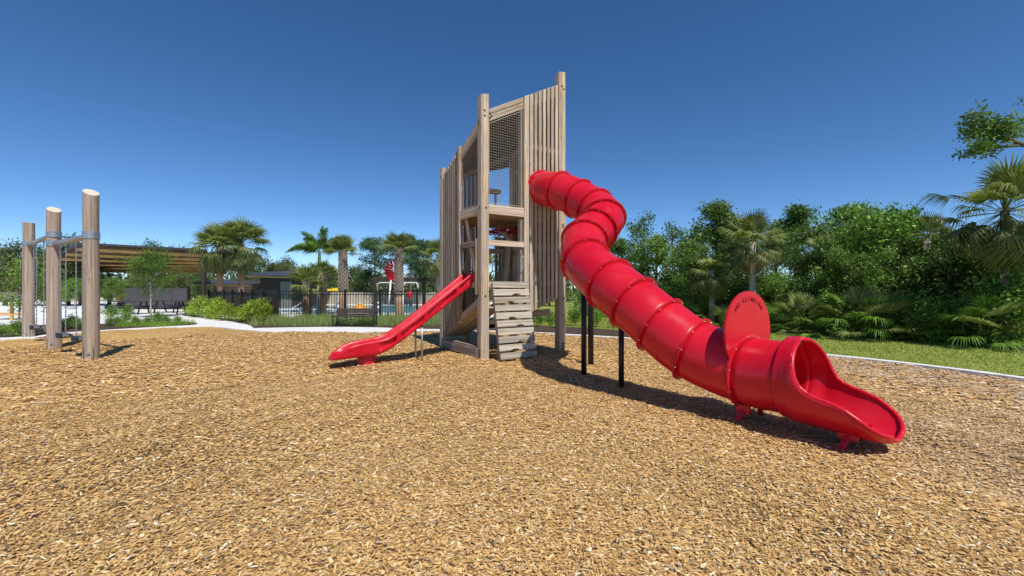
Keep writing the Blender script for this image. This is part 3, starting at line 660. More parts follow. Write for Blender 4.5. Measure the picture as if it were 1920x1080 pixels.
# local: x = down the slide, y = to the left looking down (toward +y), z up
rim = [(-.12, 1.80), (-.06, 1.85), (.03, 1.83), (.12, 1.765), (.76, 1.28), (1.32, .865), (1.75, .58), (1.96, .49), (2.2, .455), (2.47, .42), (2.65, .36), (2.82, .255), (2.93, .16)]
bot = [(-.12, 1.60), (.0, 1.56), (.2, 1.43), (.76, 1.02), (1.22, .685), (1.69, .365), (1.9, .24), (2.08, .185), (2.3, .165), (2.5, .16), (2.75, .145), (2.93, .12)]
rim = [tuple(p) for p in smooth_line([Vector(p) for p in rim], 3)]; bot = [tuple(p) for p in smooth_line([Vector(p) for p in bot], 3)]
hw = [(-.12, .27), (2.3, .27), (2.6, .275), (2.78, .25), (2.88, .20), (2.93, .13)]
mb = MB(); rows = []; n = 122
def pocket(x):
    best = 0
    for xr in (.36, 1.10, 1.66):
        e = x - xr
        if abs(e) > .045: best = max(best, min(1, (abs(e) - .045) / .015) * max(0, 1 - (abs(e) / (.42 if e > 0 else .28))))
    return .085 * best ** .6
for i in range(n + 1):
    x = -.12 + 3.05 * i / n; zr = lerp(rim, x); zb = lerp(bot, x); W_ = lerp(hw, x); fl = zb + .05 + .0 * x
    fl = min(fl, zr - .012); ry = .035
    pk = pocket(x); hh_ = zr - zb; prof = [(-W_ + .035, zb), (-W_ - .005, zb + .03), (-W_ - .007, zb + .30 * hh_), (-W_ - .009 + pk, zb + .36 * hh_), (-W_ - .010 + pk, zb + .74 * hh_), (-W_ - .012, zr - .052), (-W_ - .015, zr - .03), (-W_ - .005, zr - .006), (-W_ + .018, zr), (-W_ + .042, zr - .008), (-W_ + .055, zr - .035), (-W_ + .075, (fl * .55 + zr * .45)), (-W_ + .115, fl + .012), (-W_ + .16, fl)]
    prof += [(-q[0], q[1]) for q in prof[::-1]]
    prof = [(a, max(b3, zb) ) for a, b3 in prof]
    rows.append([Vector((x, a, b3)) for a, b3 in prof])
mb.grid(rows, True)
mb.add(rows[0], [tuple(range(len(rows[0]) - 1, -1, -1))]); mb.add(rows[-1], [tuple(range(len(rows[-1])))])
mb.build('slide_bed', M['red'], ss, True).modifiers.new('e', 'EDGE_SPLIT').split_angle = RAD(55)
mb = MB(); mb.tube([(2.24, 0, -.06), (2.24, 0, .10), (2.24, 0, .20)], [.185, .18, .16], 24); mb.build('foot', M['red'], ss, True).modifiers.new('e', 'EDGE_SPLIT')
for sgn in (-1, 1):
    mb = MB(); mb.tube([(1.16, sgn * .2, -.1), (1.16, sgn * .2, .74)], .021, 10); mb.build('support_pipe', M['steel'], ss, True)

# ================================================================== SWINGS
SWP = [Vector((-8.97, 9.09, 0)), Vector((-11.5, 10.71, 0)), Vector((-14.77, 13.04, 0))]
SWT = [3.54, 3.47, 3.5]
sw = thing('swing_set', 'swing frame of three stout round timber posts joined by steel beams', 'swing frame', SWP[0])
for i, p in enumerate(SWP):
    mb = MB(); q = p - SWP[0]; rows = []; n = 28; r = .136
    for z in np.linspace(-.15, 1, 14):
        pass
    zs = [-.15] + [k * .25 for k in range(13)]
    for z in zs:
        rr = r * (1 + .012 * math.sin(z * 2.3 + i)) * (1 - .012 * z); ox = .01 * math.sin(z * 1.1 + i * 2)
        rows.append([Vector((q.x + ox + rr * math.cos(6.2832 * k / n), q.y + rr * math.sin(6.2832 * k / n), z)) for k in range(n)])
    rr = r * .96; cut = Vector((.30, -.42))     # oblique saw cut facing the right and the viewer
    rows.append([Vector((q.x + rr * math.cos(6.2832 * k / n), q.y + rr * math.sin(6.2832 * k / n), SWT[i] - (.62, .6, .12)[i] * rr * (math.cos(6.2832 * k / n) * .85 - math.sin(6.2832 * k / n) * .53))) for k in range(n)])
    vs = [x for rw in rows for x in rw]; gs = [(x.z + i * 7, x.x - q.x, x.y - q.y) for x in vs]
    mb.add(vs, [(a * n + k, a * n + (k + 1) % n, (a + 1) * n + (k + 1) % n, (a + 1) * n + k) for a in range(len(rows) - 1) for k in range(n)], gs)
    po = mb.build('post', M['pole'], sw, True)
    mb = MB(); mb.add([x + Vector((0, 0, .0)) for x in rows[-1]], [tuple(range(n))], [(x.x - q.x + .02, x.y - q.y - .015, 0) for x in rows[-1]]); mb.build('sawn_top', M['cutend'], po)
    # drying split near the ground and bolts
    for a in (RAD(-100), RAD(-30)):
        mb = MB(); e = Vector((math.cos(a), math.sin(a), 0)); tt = Vector((-e.y, e.x, 0)); c = q + e * (r + .001)
        mb.beam(c + Vector((0, 0, -.02)), c + Vector((0, 0, .25)), .012, .006, tt, .001); mb.build('kerf', M['bolt'], po)
    mb = MB(); a = RAD(-62); e = Vector((math.cos(a), math.sin(a), 0)); c = q + e * (r - .004) + Vector((0, 0, .12)); mb.tube([c, c + e * .025], .028, 8); mb.build('bolt', M['steel'], po)
def band(i, z):
    mb = MB(); q = SWP[i] - SWP[0]; n = 36; rows = []
    for (zz, r) in ((z - .075, .130), (z - .075, .144), (z + .075, .144), (z + .075, .130)):
        rows.append([Vector((q.x + r * math.cos(6.2832 * k / n), q.y + r * math.sin(6.2832 * k / n), zz)) for k in range(n)])
    mb.grid(rows, True); o = mb.build('steel_band', M['steel'], sw, True); o.modifiers.new('e', 'EDGE_SPLIT').split_angle = RAD(40)
    return o
Z1, Z2 = 2.62, 2.84
band(0, Z1); band(1, Z1); band(1, Z2); band(2, Z2)
for i, z in ((0, Z1), (1, Z2)):
    a = SWP[i] - SWP[0]; b2 = SWP[i + 1] - SWP[0]; d = (b2 - a).normalized(); mb = MB()
    mb.tube([a + d * .135 + Vector((0, 0, z - .01)), b2 - d * .135 + Vector((0, 0, z - .01))], .062, 14); mb.build('steel_beam', M['steel'], sw, True)
# chain link mesh shared by all chains
def swing(i, z, t, label):
    a, b2 = SWP[i], SWP[i + 1]; d = (b2 - a); c = a + d * t; dn = d.normalized(); L = z - .07 - .36
    o = thing('swing', label, 'swing', (c.x, c.y, 0), math.atan2(dn.y, dn.x), 'belt swings hanging from the swing frame')
    for s_ in (-1, 1):
        mb = MB(); x0 = .25 * s_; x1 = .22 * s_; k = int(L / .052)
        for j in range(k):
            f = j / k; zz = z - .12 - (L - .05) * f; x = x0 + (x1 - x0) * f
            if j % 2: mb.beam((x, 0, zz + .012), (x, 0, zz - (L - .05) / k - .012), .024, .008, (1, 0, 0), .002)
            else: mb.beam((x, 0, zz + .012), (x, 0, zz - (L - .05) / k - .012), .008, .024, (1, 0, 0), .002)
        chn = mb.build('chain', M['steel'], o); chn['kind'] = 'stuff'
        mb = MB(); mb.tube([(x0, 0, z - .05), (x0, 0, z - .10)], [.03, .022], 8); mb.tube([(x0, 0, z - .1), (x0, 0, z - .15)], .016, 8); mb.build('hanger', M['steel'], o)
        mb = MB(); mb.beam((x1, -.055, .385), (x1, .055, .385), .012, .08, (1, 0, 0)); mb.build('seat_clamp', M['steel'], o)
    mb = MB(); rows = []
    for k in range(15):
        f = k / 14 * 2 - 1; x = .23 * f; zz = .30 + .10 * f * f; wy = .09 + .02 * (1 - f * f)
        rows.append([Vector((x, -wy, zz)), Vector((x, -wy * .5, zz - .006)), Vector((x, wy * .5, zz - .006)), Vector((x, wy, zz))])
    mb.grid(rows); st = mb.build('belt_seat', M['belt'], o, True); m_ = st.modifiers.new('s', 'SOLIDIFY'); m_.thickness = .022
    return o
swing(0, Z1, .28, 'black belt swing on chains closest to the nearest, tallest-looking round post')
swing(0, Z1, .72, 'black belt swing beside the middle round post, on its near side')
swing(1, Z2, .30, 'black belt swing just beyond the middle round post')
swing(1, Z2, .70, 'black belt swing closest to the farthest round post')

# ================================================================== VEGETATION BUILDERS
GREENS = {
 'oak':   [(.060, .105, .018), (.085, .140, .026), (.110, .170, .035), (.045, .080, .014)],
 'bright':[(.085, .155, .020), (.120, .205, .030), (.150, .240, .040), (.060, .115, .016)],
 'dark':  [(.040, .075, .018), (.055, .100, .022), (.075, .120, .030), (.030, .055, .014)],
 'olive': [(.085, .105, .030), (.110, .130, .040), (.065, .085, .024), (.13, .14, .06)],
 'lime':  [(.20, .30, .025), (.27, .36, .035), (.15, .25, .02), (.33, .38, .06)],
 'palm':  [(.20, .25, .065), (.25, .29, .09), (.15, .20, .045), (.31, .32, .14), (.17, .24, .05)],
 'pine':  [(.040, .075, .025), (.060, .100, .035), (.050, .085, .030), (.08, .12, .045)],
}
for _k, _f in (('oak', 2.05), ('bright', 1.75), ('dark', 2.2), ('olive', 1.6), ('lime', 1.25), ('pine', 1.7)):
    GREENS[_k] = [tuple(min(.6, x * _f) for x in c) for c in GREENS[_k]]
def leaf_arrays(Pts, rng, size, cols, tintpts=None, aspect=.5, up=.5):
    n = len(Pts)
    a = rng.normal(0, 1, (n, 3)); a[:, 2] -= .25; a /= np.linalg.norm(a, axis=1)[:, None]
    nn = rng.normal(0, 1, (n, 3)); nn[:, 2] += up; b_ = np.cross(a, nn); b_ /= np.linalg.norm(b_, axis=1)[:, None] + 1e-9
    l = size * rng.uniform(.6, 1.3, n)[:, None]; wd = l * aspect * rng.uniform(.7, 1.2, n)[:, None]
    V = np.stack([Pts, Pts + a * l * .45 + b_ * wd * .5, Pts + a * l, Pts + a * l * .45 - b_ * wd * .5], 1).reshape(-1, 3)
    F = (np.arange(n)[:, None] * 4 + np.array([[0, 1, 2, 3]]))
    c = np.array(cols)[rng.integers(0, len(cols), n)] * rng.uniform(.75, 1.25, n)[:, None]
    if tintpts is not None: c = c * tintpts[:, None]
    return V, F, np.repeat(c, 4, 0)
def rvec(rng, el0, el1, az):
    e = rng.uniform(el0, el1); return Vector((math.cos(az) * math.cos(e), math.sin(az) * math.cos(e), math.sin(e)))
def gen_tree(seed, H, trunk=.35, spread=.35, n1=9, n2=5, n3=4, leaves=26, leaf=.13, clump=.22, cols='oak', tr=.03, el=(10, 60), bark='trunk', lean=0.0, top_round=True, bare=0.0, fork=False):
    """returns (trunk mesh, crown mesh); H tree height, spread crown radius / H"""
    rng = np.random.default_rng(seed); mb = MB(); tips = []; tw = []
    pts = []; x = y = 0.0
    for k in range(8):
        f = k / 7; pts.append(Vector((x, y, H * .88 * f))); x += rng.normal(lean, .02) * H * .12; y += rng.normal(0, .02) * H * .4 * .3
    mb.tube(pts, [H * tr * (1 - .8 * k / 7) for k in range(8)], 9)
    def along(f):
        g = f * 7; i = min(int(g), 6); return pts[i].lerp(pts[i + 1], g - i)
    for i in range(n1):
        f = trunk + (1 - trunk) * ((i + rng.uniform(0, .8)) / n1); p = along(min(f, .99)); az = i * 2.4 + rng.uniform(-.5, .5)
        prof = math.sin(math.pi * min(1, .25 + .75 * (f - trunk) / (1 - trunk) * .95)) if top_round else 1 - .7 * (f - trunk) / (1 - trunk)
        Lb = H * spread * max(.35, prof) * rng.uniform(.75, 1.2); d = rvec(rng, RAD(el[0]), RAD(el[1]), az)
        q = [p]; dd = d.copy()
        for k in range(4):
            dd = (dd + Vector((rng.normal(0, .16), rng.normal(0, .16), rng.normal(.05, .12)))).normalized(); q.append(q[-1] + dd * Lb / 4)
        r = H * tr * .42 * (1 - .5 * f); mb.tube(q, [r, r * .8, r * .6, r * .4, r * .2], 6, False)
        for j in range(n2):
            g = rng.uniform(.3, 1) if j else 1.0; k = min(int(g * 4), 3); s_ = q[k].lerp(q[k + 1], g * 4 - k); d2 = (dd + Vector(rng.normal(0, .75, 3))).normalized(); L2 = Lb * rng.uniform(.22, .45)
            e = s_ + d2 * L2; mb.tube([s_, s_.lerp(e, .5) + Vector(rng.normal(0, .04, 3)), e], [r * .3, r * .22, r * .1], 4, False)
            for m_ in range(n3):
                g2 = rng.uniform(.35, 1.05); c = s_.lerp(e, g2) + Vector(rng.normal(0, clump * .9, 3)); tips.append(c); tw.append(rng.uniform(.75, 1.25))
    T = np.array([tuple(t) for t in tips]); keep = rng.uniform(0, 1, len(T)) > bare; T = T[keep]; tw = np.array(tw)[keep]
    Pn = np.repeat(T, leaves, 0) + rng.normal(0, 1, (len(T) * leaves, 3)) * np.array([clump, clump, clump * .62])
    V, F, C_ = leaf_arrays(Pn, rng, leaf, GREENS[cols], np.repeat(tw, leaves))
    return mb.mesh('trunk', M[bark], True), np_mesh('crown', V, F, M['leaf'], C_)
TREES = {}
def tree(kind, p, label, scale=1.0, rz=0.0, group=None, name='broadleaf_tree', cat='tree'):
    tm, cm = TREES[kind]; o = thing(name, label, cat, (p.x, p.y, -.04), rz, group, scale)
    link('trunk', tm, o); link('crown', cm, o); return o

# fan palm leaf (petiole + folded blade of pointed segments); local +x outward
def fan_leaf(seed, pet, R_, droop, nseg=32, span=2.3, cols='oak', dead=False):
    rng = np.random.default_rng(seed); V = []; F = []; C_ = []
    col = np.array(GREENS[cols]) if not dead else np.array([(.26, .17, .08), (.32, .22, .12), (.20, .13, .06)])
    def addq(ps, c):
        o = len(V); V.extend([tuple(p) for p in ps]); C_.extend([c] * len(ps)); F.append([o + k for k in range(4)])
    pc = np.array((.14, .17, .04)) if not dead else np.array((.24, .16, .08))
    N_ = 5; pp = [Vector((pet * k / N_, 0, -.10 * droop * pet * (k / N_) ** 2)) for k in range(N_ + 1)]
    for k in range(N_):
        w0 = .018 * (1 - .4 * k / N_); a, b_ = pp[k], pp[k + 1]
        addq([a + Vector((0, -w0, 0)), b_ + Vector((0, -w0, 0)), b_ + Vector((0, 0, .012)), a + Vector((0, 0, .014))], pc); addq([a + Vector((0, 0, .014)), b_ + Vector((0, 0, .012)), b_ + Vector((0, w0, 0)), a + Vector((0, w0, 0))], pc)
    hub = pp[-1]
    for s_ in range(nseg):
        an = -span + 2 * span * (s_ + .5) / nseg + rng.normal(0, .02); L_ = R_ * (1 - .28 * abs(an / span) ** 1.5) * rng.uniform(.9, 1.08)
        d = Vector((math.cos(an), math.sin(an), 0)); t = Vector((-d.y, d.x, 0)); c = col[rng.integers(0, len(col))] * rng.uniform(.8, 1.25)
        wmax = R_ * 2 * span / nseg * .30; fold = .22 * R_ * abs(math.sin(an * .5)) ** 1.5; dr = droop * rng.uniform(.75, 1.3)
        prev = None
        for k, (f, wf) in enumerate(((.02, .12), (.36, .95), (.62, .55), (.84, .28), (1.0, .03))):
            z = fold * f - dr * L_ * (.05 * f + .75 * max(0, f - .45) ** 2 * 1.6 + .1 * f * f); sh = 1 - .35 * dr * max(0, f - .5)
            p = hub + d * (L_ * f * sh) + Vector((0, 0, z)); ww = wmax * wf; ri = .25 * ww
            cur = (p - t * ww, p + Vector((0, 0, ri)), p + t * ww)
            if prev: addq([prev[0], cur[0], cur[1], prev[1]], c); addq([prev[1], cur[1], cur[2], prev[2]], c)
            prev = cur
    return np_mesh('fan_leaf', np.array(V), np.array(F), M['frond'], np.array(C_))
def feather_leaf(seed, L_, droop, plume=.22, n=62, cols='oak'):
    rng = np.random.default_rng(seed); V = []; F = []; C_ = []; col = np.array(GREENS[cols])
    def addq(ps, c):
        o = len(V); V.extend([tuple(p) for p in ps]); C_.extend([c] * 4); F.append([o, o + 1, o + 2, o + 3])
    def pos(f): return Vector((L_ * (f - .18 * droop * f ** 3), 0, -droop * L_ * .55 * f ** 2.3 + .04 * L_ * f))
    for k in range(10):
        a, b_ = pos(k / 10), pos((k + 1) / 10); w0 = .022 * (1 - .08 * k)
        addq([a + Vector((0, -w0, 0)), b_ + Vector((0, -w0, 0)), b_ + Vector((0, w0, .01)), a + Vector((0, w0, .01))], np.array((.13, .16, .04)))
    for k in range(n):
        f = .14 + .86 * k / n; p = pos(f)
        for q in range(4):
            an = RAD(rng.uniform(0, 360)) if plume > .15 else RAD((25, 155, 335, 205)[q] + rng.normal(0, 10))
            ll = L_ * plume * math.sin(math.pi * min(.97, .25 + .72 * f)) * rng.uniform(.85, 1.15); d = Vector((.55, math.cos(an) * .8, math.sin(an) * .8 - .15)).normalized()
            t = Vector((0, -math.sin(an), math.cos(an))); t = (t - d * t.dot(d)).normalized() if (t - d * t.dot(d)).length > .01 else Vector((0, 1, 0)); w0 = ll * .07 + .009
            c = col[rng.integers(0, len(col))] * rng.uniform(.8, 1.25); m_ = p + d * ll * .55; e = p + d * ll + Vector((0, 0, -ll * .22 * (1 + droop)))
            addq([p, m_ - t * w0, e, m_ + t * w0], c)
    return np_mesh('feather_leaf', np.array(V), np.array(F), M['frond'], np.array(C_))
FAN = {
 'up': [fan_leaf(s_, .75, .78, .35, cols='palm') for s_ in (1, 2)], 'mid': [fan_leaf(s_, .85, .8, .85, cols='palm') for s_ in (3, 4)], 'hang': [fan_leaf(s_, .85, .78, 1.6, cols='olive') for s_ in (5, 6)],
 'dead': [fan_leaf(s_, .7, .7, 1.8, cols='olive', dead=True) for s_ in (7, 8)],
 'saw': [fan_leaf(s_, .62, .46, .35, 26, 1.75, cols='palm') for s_ in (9, 10)] + [fan_leaf(11, .6, .46, .7, 26, 1.75, cols='oak'), fan_leaf(14, .6, .46, 1.0, 26, 1.75, cols='bright')],
 'light': [fan_leaf(s_, .75, .8, .6, 30, 2.2, cols='palm') for s_ in (12, 13)],
 'long': [fan_leaf(s_, 1.25, .62, 1.5, 30, 2.0, cols='palm') for s_ in (15, 16)],
}
def fronds(o, top, spec, rng, sc_=1.0, name='frond'):
    """spec: list of (kind, count, elevation range)"""
    for kind, n, (e0, e1) in spec:
        a0 = rng.uniform(0, 6.28)
        for k in range(n):
            az = a0 + k * 2.39996 + rng.uniform(-.25, .25); e = RAD(rng.uniform(e0, e1))
            me = FAN[kind][rng.randrange(len(FAN[kind]))]
            link(name if kind != 'dead' else 'dead_frond', me, o, (top[0], top[1], top[2] - .05), (rng.uniform(-.3, .3), -e, az), sc_ * rng.uniform(.85, 1.12))
def boot_trunk(h0, h1, r0, r1, seed):
    rng = random.Random(seed); mb = MB(); n = int((h1 - h0) / .085); mb.tube([(0, 0, h0 - .05), (0, 0, h1)], [r0 * .75, r1 * .7], 12)
    for i in range(n):
        f = i / max(1, n - 1); z = h0 + (h1 - h0) * f; r = (r0 + (r1 - r0) * f) * .74
        for k in range(7):
            a = 6.2832 * (k + .5 * (i % 2)) / 7 + rng.uniform(-.08, .08); e = Vector((math.cos(a), math.sin(a), 0)); t = Vector((-e.y, e.x, 0))
            for s_ in (-1, 1):
                b0 = e * r + t * (r * .42 * s_) + Vector((0, 0, z)); tip = e * (r * 1.30 + rng.uniform(0, .02)) + t * (r * .05 * s_) + Vector((0, 0, z + .15 + rng.uniform(-.02, .03)))
                mb.beam(b0, tip, .055, .02, t, .003)
    return mb
def palm(label, p, hub, spec, r=.15, kind='plain', lower=None, sc_=1.0, seed=1, group=None, name='fan_palm', lean=(0, 0), smooth_m='palmgrey'):
    rng = random.Random(seed); o = thing(name, label, 'palm tree', (p.x, p.y, -.04), rng.uniform(0, 6), group); top = Vector((lean[0], lean[1], hub))
    mb = MB(); up_to = hub if kind == 'plain' else lower
    mb.tube([(0, 0, -.1), (lean[0] * .2, lean[1] * .2, up_to * .33), (lean[0] * .55, lean[1] * .55, up_to * .66), (lean[0] * up_to / hub, lean[1] * up_to / hub, up_to)], [r * 1.25, r * 1.05, r, r * .95], 14)
    t = mb.build('trunk', M[smooth_m], o, True)
    if kind == 'boots': boot_trunk(lower, hub, r * 1.35, r * 1.15, seed).build('leaf_bases', M['boot'], t)['kind'] = 'stuff'
    fronds(o, top, spec, rng, sc_); return o
CROWN = [('up', 8, (50, 88)), ('mid', 12, (5, 50)), ('hang', 12, (-45, 5))]
THIN = [('up', 13, (58, 88)), ('light', 9, (30, 62)), ('mid', 5, (5, 35))]

TREES['oak'] = gen_tree(21, 6.0, .3, .36, 13, 6, 4, 34, .16, .20, 'oak')
TREES['oak2'] = gen_tree(22, 6.0, .22, .42, 15, 6, 4, 36, .16, .21, 'bright', el=(5, 65))
TREES['dark'] = gen_tree(41, 6.0, .25, .34, 13, 6, 4, 30, .16, .22, 'dark')
TREES['wispy'] = gen_tree(23, 6.0, .3, .26, 11, 4, 3, 17, .15, .17, 'dark', tr=.02, bark='trunk_pale', el=(20, 70))
TREES['tall'] = gen_tree(24, 7.0, .42, .24, 13, 6, 4, 32, .16, .19, 'oak', tr=.02, bark='trunk_pale')
TREES['dense'] = gen_tree(25, 4.0, .08, .48, 15, 5, 5, 30, .16, .26, 'dark', el=(0, 70))
TREES['denseb'] = gen_tree(26, 4.0, .05, .5, 15, 5, 5, 30, .15, .24, 'bright', el=(0, 70))
TREES['pine'] = gen_tree(27, 9.0, .5, .24, 13, 5, 3, 36, .22, .24, 'pine', tr=.018, top_round=True, el=(0, 55))
TREES['light'] = gen_tree(28, 4.0, .40, .40, 14, 7, 5, 34, .085, .16, 'bright', tr=.014, bark='trunk_pale', el=(25, 70))
TREES['far'] = gen_tree(29, 6.0, .18, .42, 14, 5, 4, 28, .22, .34, 'olive', el=(5, 65))
TREES['far2'] = gen_tree(30, 6.0, .12, .46, 14, 5, 4, 28, .22, .34, 'dark', el=(5, 65))
TREES['sapling'] = gen_tree(31, 2.6, .28, .24, 9, 5, 3, 12, .07, .11, 'bright', tr=.012, bark='trunk_pale', el=(30, 75))
TREES['shrub'] = gen_tree(32, 1.0, .05, .55, 10, 5, 4, 12, .085, .09, 'lime', tr=.02, el=(15, 75))
TREES['shrubg'] = gen_tree(33, .8, .05, .55, 9, 4, 4, 12, .07, .08, 'bright', tr=.02, el=(15, 75))
TREES['shrubd'] = gen_tree(34, 1.6, .05, .5, 11, 5, 4, 16, .10, .15, 'bright', tr=.02, el=(5, 70))

# ------------------------------------------------------------------ right-hand tree line
def at(u, Y): return Vector(((u - 960) * Y / FPX, Y, 0))
def Hh(v, Y): return CH + (540 - v) * Y / FPX
RG = 'trees along the right-hand wood edge'
tl = [
 ('wispy', 1205, 22, 403, 'slender open-crowned tree just right of the tube slide\'s upper bend'),
 ('oak', 1160, 26, 452, 'low leafy tree seen directly behind the tube slide\'s middle'),
 ('wispy', 1262, 23, 418, 'sparse dark tree beside the slender tree, left of the tallest crown'),
 ('tall', 1345, 19, 378, 'tallest round-topped broadleaf tree left of the fan palm behind the barrier plate'),
 ('oak', 1300, 17.5, 455, 'mid-green leafy tree below and left of the tallest round-topped tree'),
 ('tall', 1492, 20, 384, 'pale-trunked tall tree right of the middle fan palm'),
 ('wispy', 1562, 18.5, 400, 'mid-green tree between the pale-trunked tree and the wide bright tree'),
 ('oak2', 1640, 15, 398, 'wide bright green spreading tree, largest crown on the right'),
 ('oak2', 1725, 14.5, 445, 'bright green tree left of the big palm at the right edge'),
 ('oak2', 1600, 14.2, 470, 'lower bright green tree in front of the wide spreading tree'),
 ('oak', 1690, 18, 425, 'darker tree crown behind the wide bright tree'),
 ('oak2', 1935, 11.2, 470, 'leafy tree cut by the right edge, below the big palm'),
 ('tall', 1385, 23, 430, 'thin background tree behind the middle fan palm'),
 ('tall', 1590, 18.5, 384, 'thin tall tree rising between the pale-trunked tree and the wide bright tree'),
 ('wispy', 1700, 17, 392, 'wispy tree top showing above the right side of the wide bright tree'),
 ('oak', 1232, 20.5, 446, 'leafy tree in front of the sparse dark tree, above the tube slide'),
 ('dark', 1452, 18.5, 436, 'dark-leaved tree right behind the middle fan palm\'s head'),
 ('dark', 1530, 16.5, 462, 'dark-leaved lower tree left of the wide bright tree'),
 ('dark', 1790, 13.2, 462, 'dark-leaved tree left of and below the big edge palm'),
 ('oak', 1850, 12.6, 440, 'mid-green tree directly behind the big edge palm'),
 ('dark', 1375, 18, 452, 'dark-leaved tree left of the middle fan palm'),
]
for i, (k, u, Y, v, lab) in enumerate(tl):
    h0 = {'wispy': 6, 'oak': 6, 'tall': 7, 'oak2': 6, 'dark': 6}[k]; tree(k, at(u, Y), lab, Hh(v, Y) / h0 * 1.04, i * 1.3, RG)
sh = [(1110, 24, 1.7), (1150, 23, 1.9), (1200, 21, 1.9), (1250, 19.5, 2.1), (1300, 18, 2.2), (1345, 16.8, 2.0), (1400, 16, 1.9), (1455, 15.4, 1.9), (1510, 14.8, 1.6), (1555, 14.2, 1.9), (1610, 13.5, 2.2), (1665, 13.0, 2.0), (1715, 12.6, 2.1), (1770, 12.2, 2.4), (1820, 11.8, 2.3), (1870, 11.4, 2.2), (1925, 11.0, 2.2), (1975, 10.6, 2.4)]
names = ['first', 'second', 'third', 'fourth', 'fifth', 'sixth', 'seventh', 'eighth', 'ninth', 'tenth', 'eleventh', 'twelfth', 'thirteenth', 'fourteenth', 'fifteenth', 'sixteenth', 'seventeenth', 'eighteenth', 'nineteenth', 'twentieth']
for i, (u, Y, h) in enumerate(sh):
    k = ('dense', 'denseb', 'dense')[i % 3]; p = at(u, Y + 1.3)
    tree(k, p, names[i] + ' dense understory bush from the tower along the right wood edge', h / 4.0 * 1.05, i * 1.7, 'understory bushes of the wood edge', 'understory_bush', 'bush')
# far mass of the wood, one belt behind
rng = np.random.default_rng(77); pts = []
for i in range(520):
    f = rng.uniform(0, 1); u = 1080 + 1000 * f; Y = 30 - 12 * f + rng.uniform(0, 5); h = rng.uniform(.2, 2.1 - .4 * f); c = at(u, Y); pts.append((c.x, c.y, h))
T = np.array(pts); Pn = np.repeat(T, 46, 0) + rng.normal(0, 1, (len(T) * 46, 3)) * np.array([.55, .55, .4])
V, F, C_ = leaf_arrays(Pn, rng, .26, GREENS['dark'], np.repeat(rng.uniform(.7, 1.2, len(T)), 46))
tag(link('woodland', np_mesh('woodland', V, F, M['leaf'], C_)), 'dark mass of undergrowth deep in the wood behind the lawn', 'woodland', kind='stuff')
# fan palms of the wood edge
palm('fan palm with full round head and bare trunk behind the barrier plate', at(1411, 15.5), Hh(452, 15.5), CROWN + [('dead', 5, (-85, -55))], .11, sc_=.82, seed=3, group=RG)
palm('fan palm head rising out of the bright trees, left of the big edge palm', at(1738, 14.0), Hh(445, 14), [('up', 8, (50, 88)), ('mid', 10, (0, 50))], .10, sc_=.66, seed=4, group=RG)
palm('large fan palm with long drooping leaf stalks at the right edge', at(1884, 10.7), Hh(392, 10.7), [('up', 8, (50, 88)), ('light', 6, (25, 60)), ('long', 13, (-5, 35)), ('hang', 18, (-60, 0)), ('hang', 14, (-85, -50)), ('dead', 9, (-88, -60))], .085, sc_=.9, seed=5, group=RG, smooth_m='trunk')
palm('shaggy fan palm hung with dead leaves beside the tallest round-topped tree', at(1335, 16.6), Hh(505, 16.6), [('mid', 8, (-10, 60)), ('hang', 9, (-60, 0)), ('dead', 7, (-88, -50))], .10, sc_=.72, seed=6, group=RG)
palm('slim fan palm among the trees left of the wide bright tree', at(1545, 17), Hh(470, 17), [('up', 5, (40, 85)), ('hang', 8, (-50, 10)), ('dead', 4, (-85, -60))], .08, sc_=.6, seed=8, group=RG)
# saw palmettos
pal = [(1130, 22.3, .8), (1185, 21, .9), (1240, 19.2, .9), (1300, 17.6, 1.0), (1352, 16.4, .9), (1465, 14.9, .8), (1508, 14.3, 1.1), (1545, 14.4, .7), (1610, 13.2, 1.35), (1650, 13.1, 1.2), (1722, 12.3, .7), (1780, 12.2, 1.0), (1842, 11.3, 1.25), (1905, 11.1, .9)]
for i, (u, Y, s_) in enumerate(pal):
    r5 = random.Random(900 + i); o = thing('saw_palmetto', names[i] + ' saw palmetto clump from the tower along the right lawn edge', 'palmetto', (at(u, Y - .35).x, Y - .35, -.03), r5.uniform(0, 6), 'saw palmettos at the lawn edge')
    fronds(o, (0, 0, .10 + .25 * (s_ > 1)), [('saw', 8, (58, 88)), ('saw', 11, (22, 60)), ('saw', 6 if s_ > 1 else 2, (-20, 22))], r5, s_ * 1.0)
fs_ = [(1858, 10.55, 1.0), (1890, 10.35, 1.15), (1735, 11.5, .8), (1575, 12.8, .8), (1445, 14.6, .55), (1485, 14.0, .5), (1556, 13.2, .6), (1618, 12.5, .5), (1652, 12.2, .55), (1698, 12.1, .75), (1748, 11.6, .6), (1798, 11.2, .5), (1868, 10.8, .5), (1895, 10.5, .6), (1915, 10.7, .9), (1275, 17.6, .7), (1215, 19.3, .6), (1095, 22.5, .5)]
fs_.sort()
for i, (u, Y, s_) in enumerate(fs_): tree('shrubd', at(u, Y + .45), names[i] + ' leafy green shrub between the palmettos from the tower rightward', s_ * .95, i * 2.3, 'leafy shrubs between the palmettos', 'leafy_shrub', 'shrub')
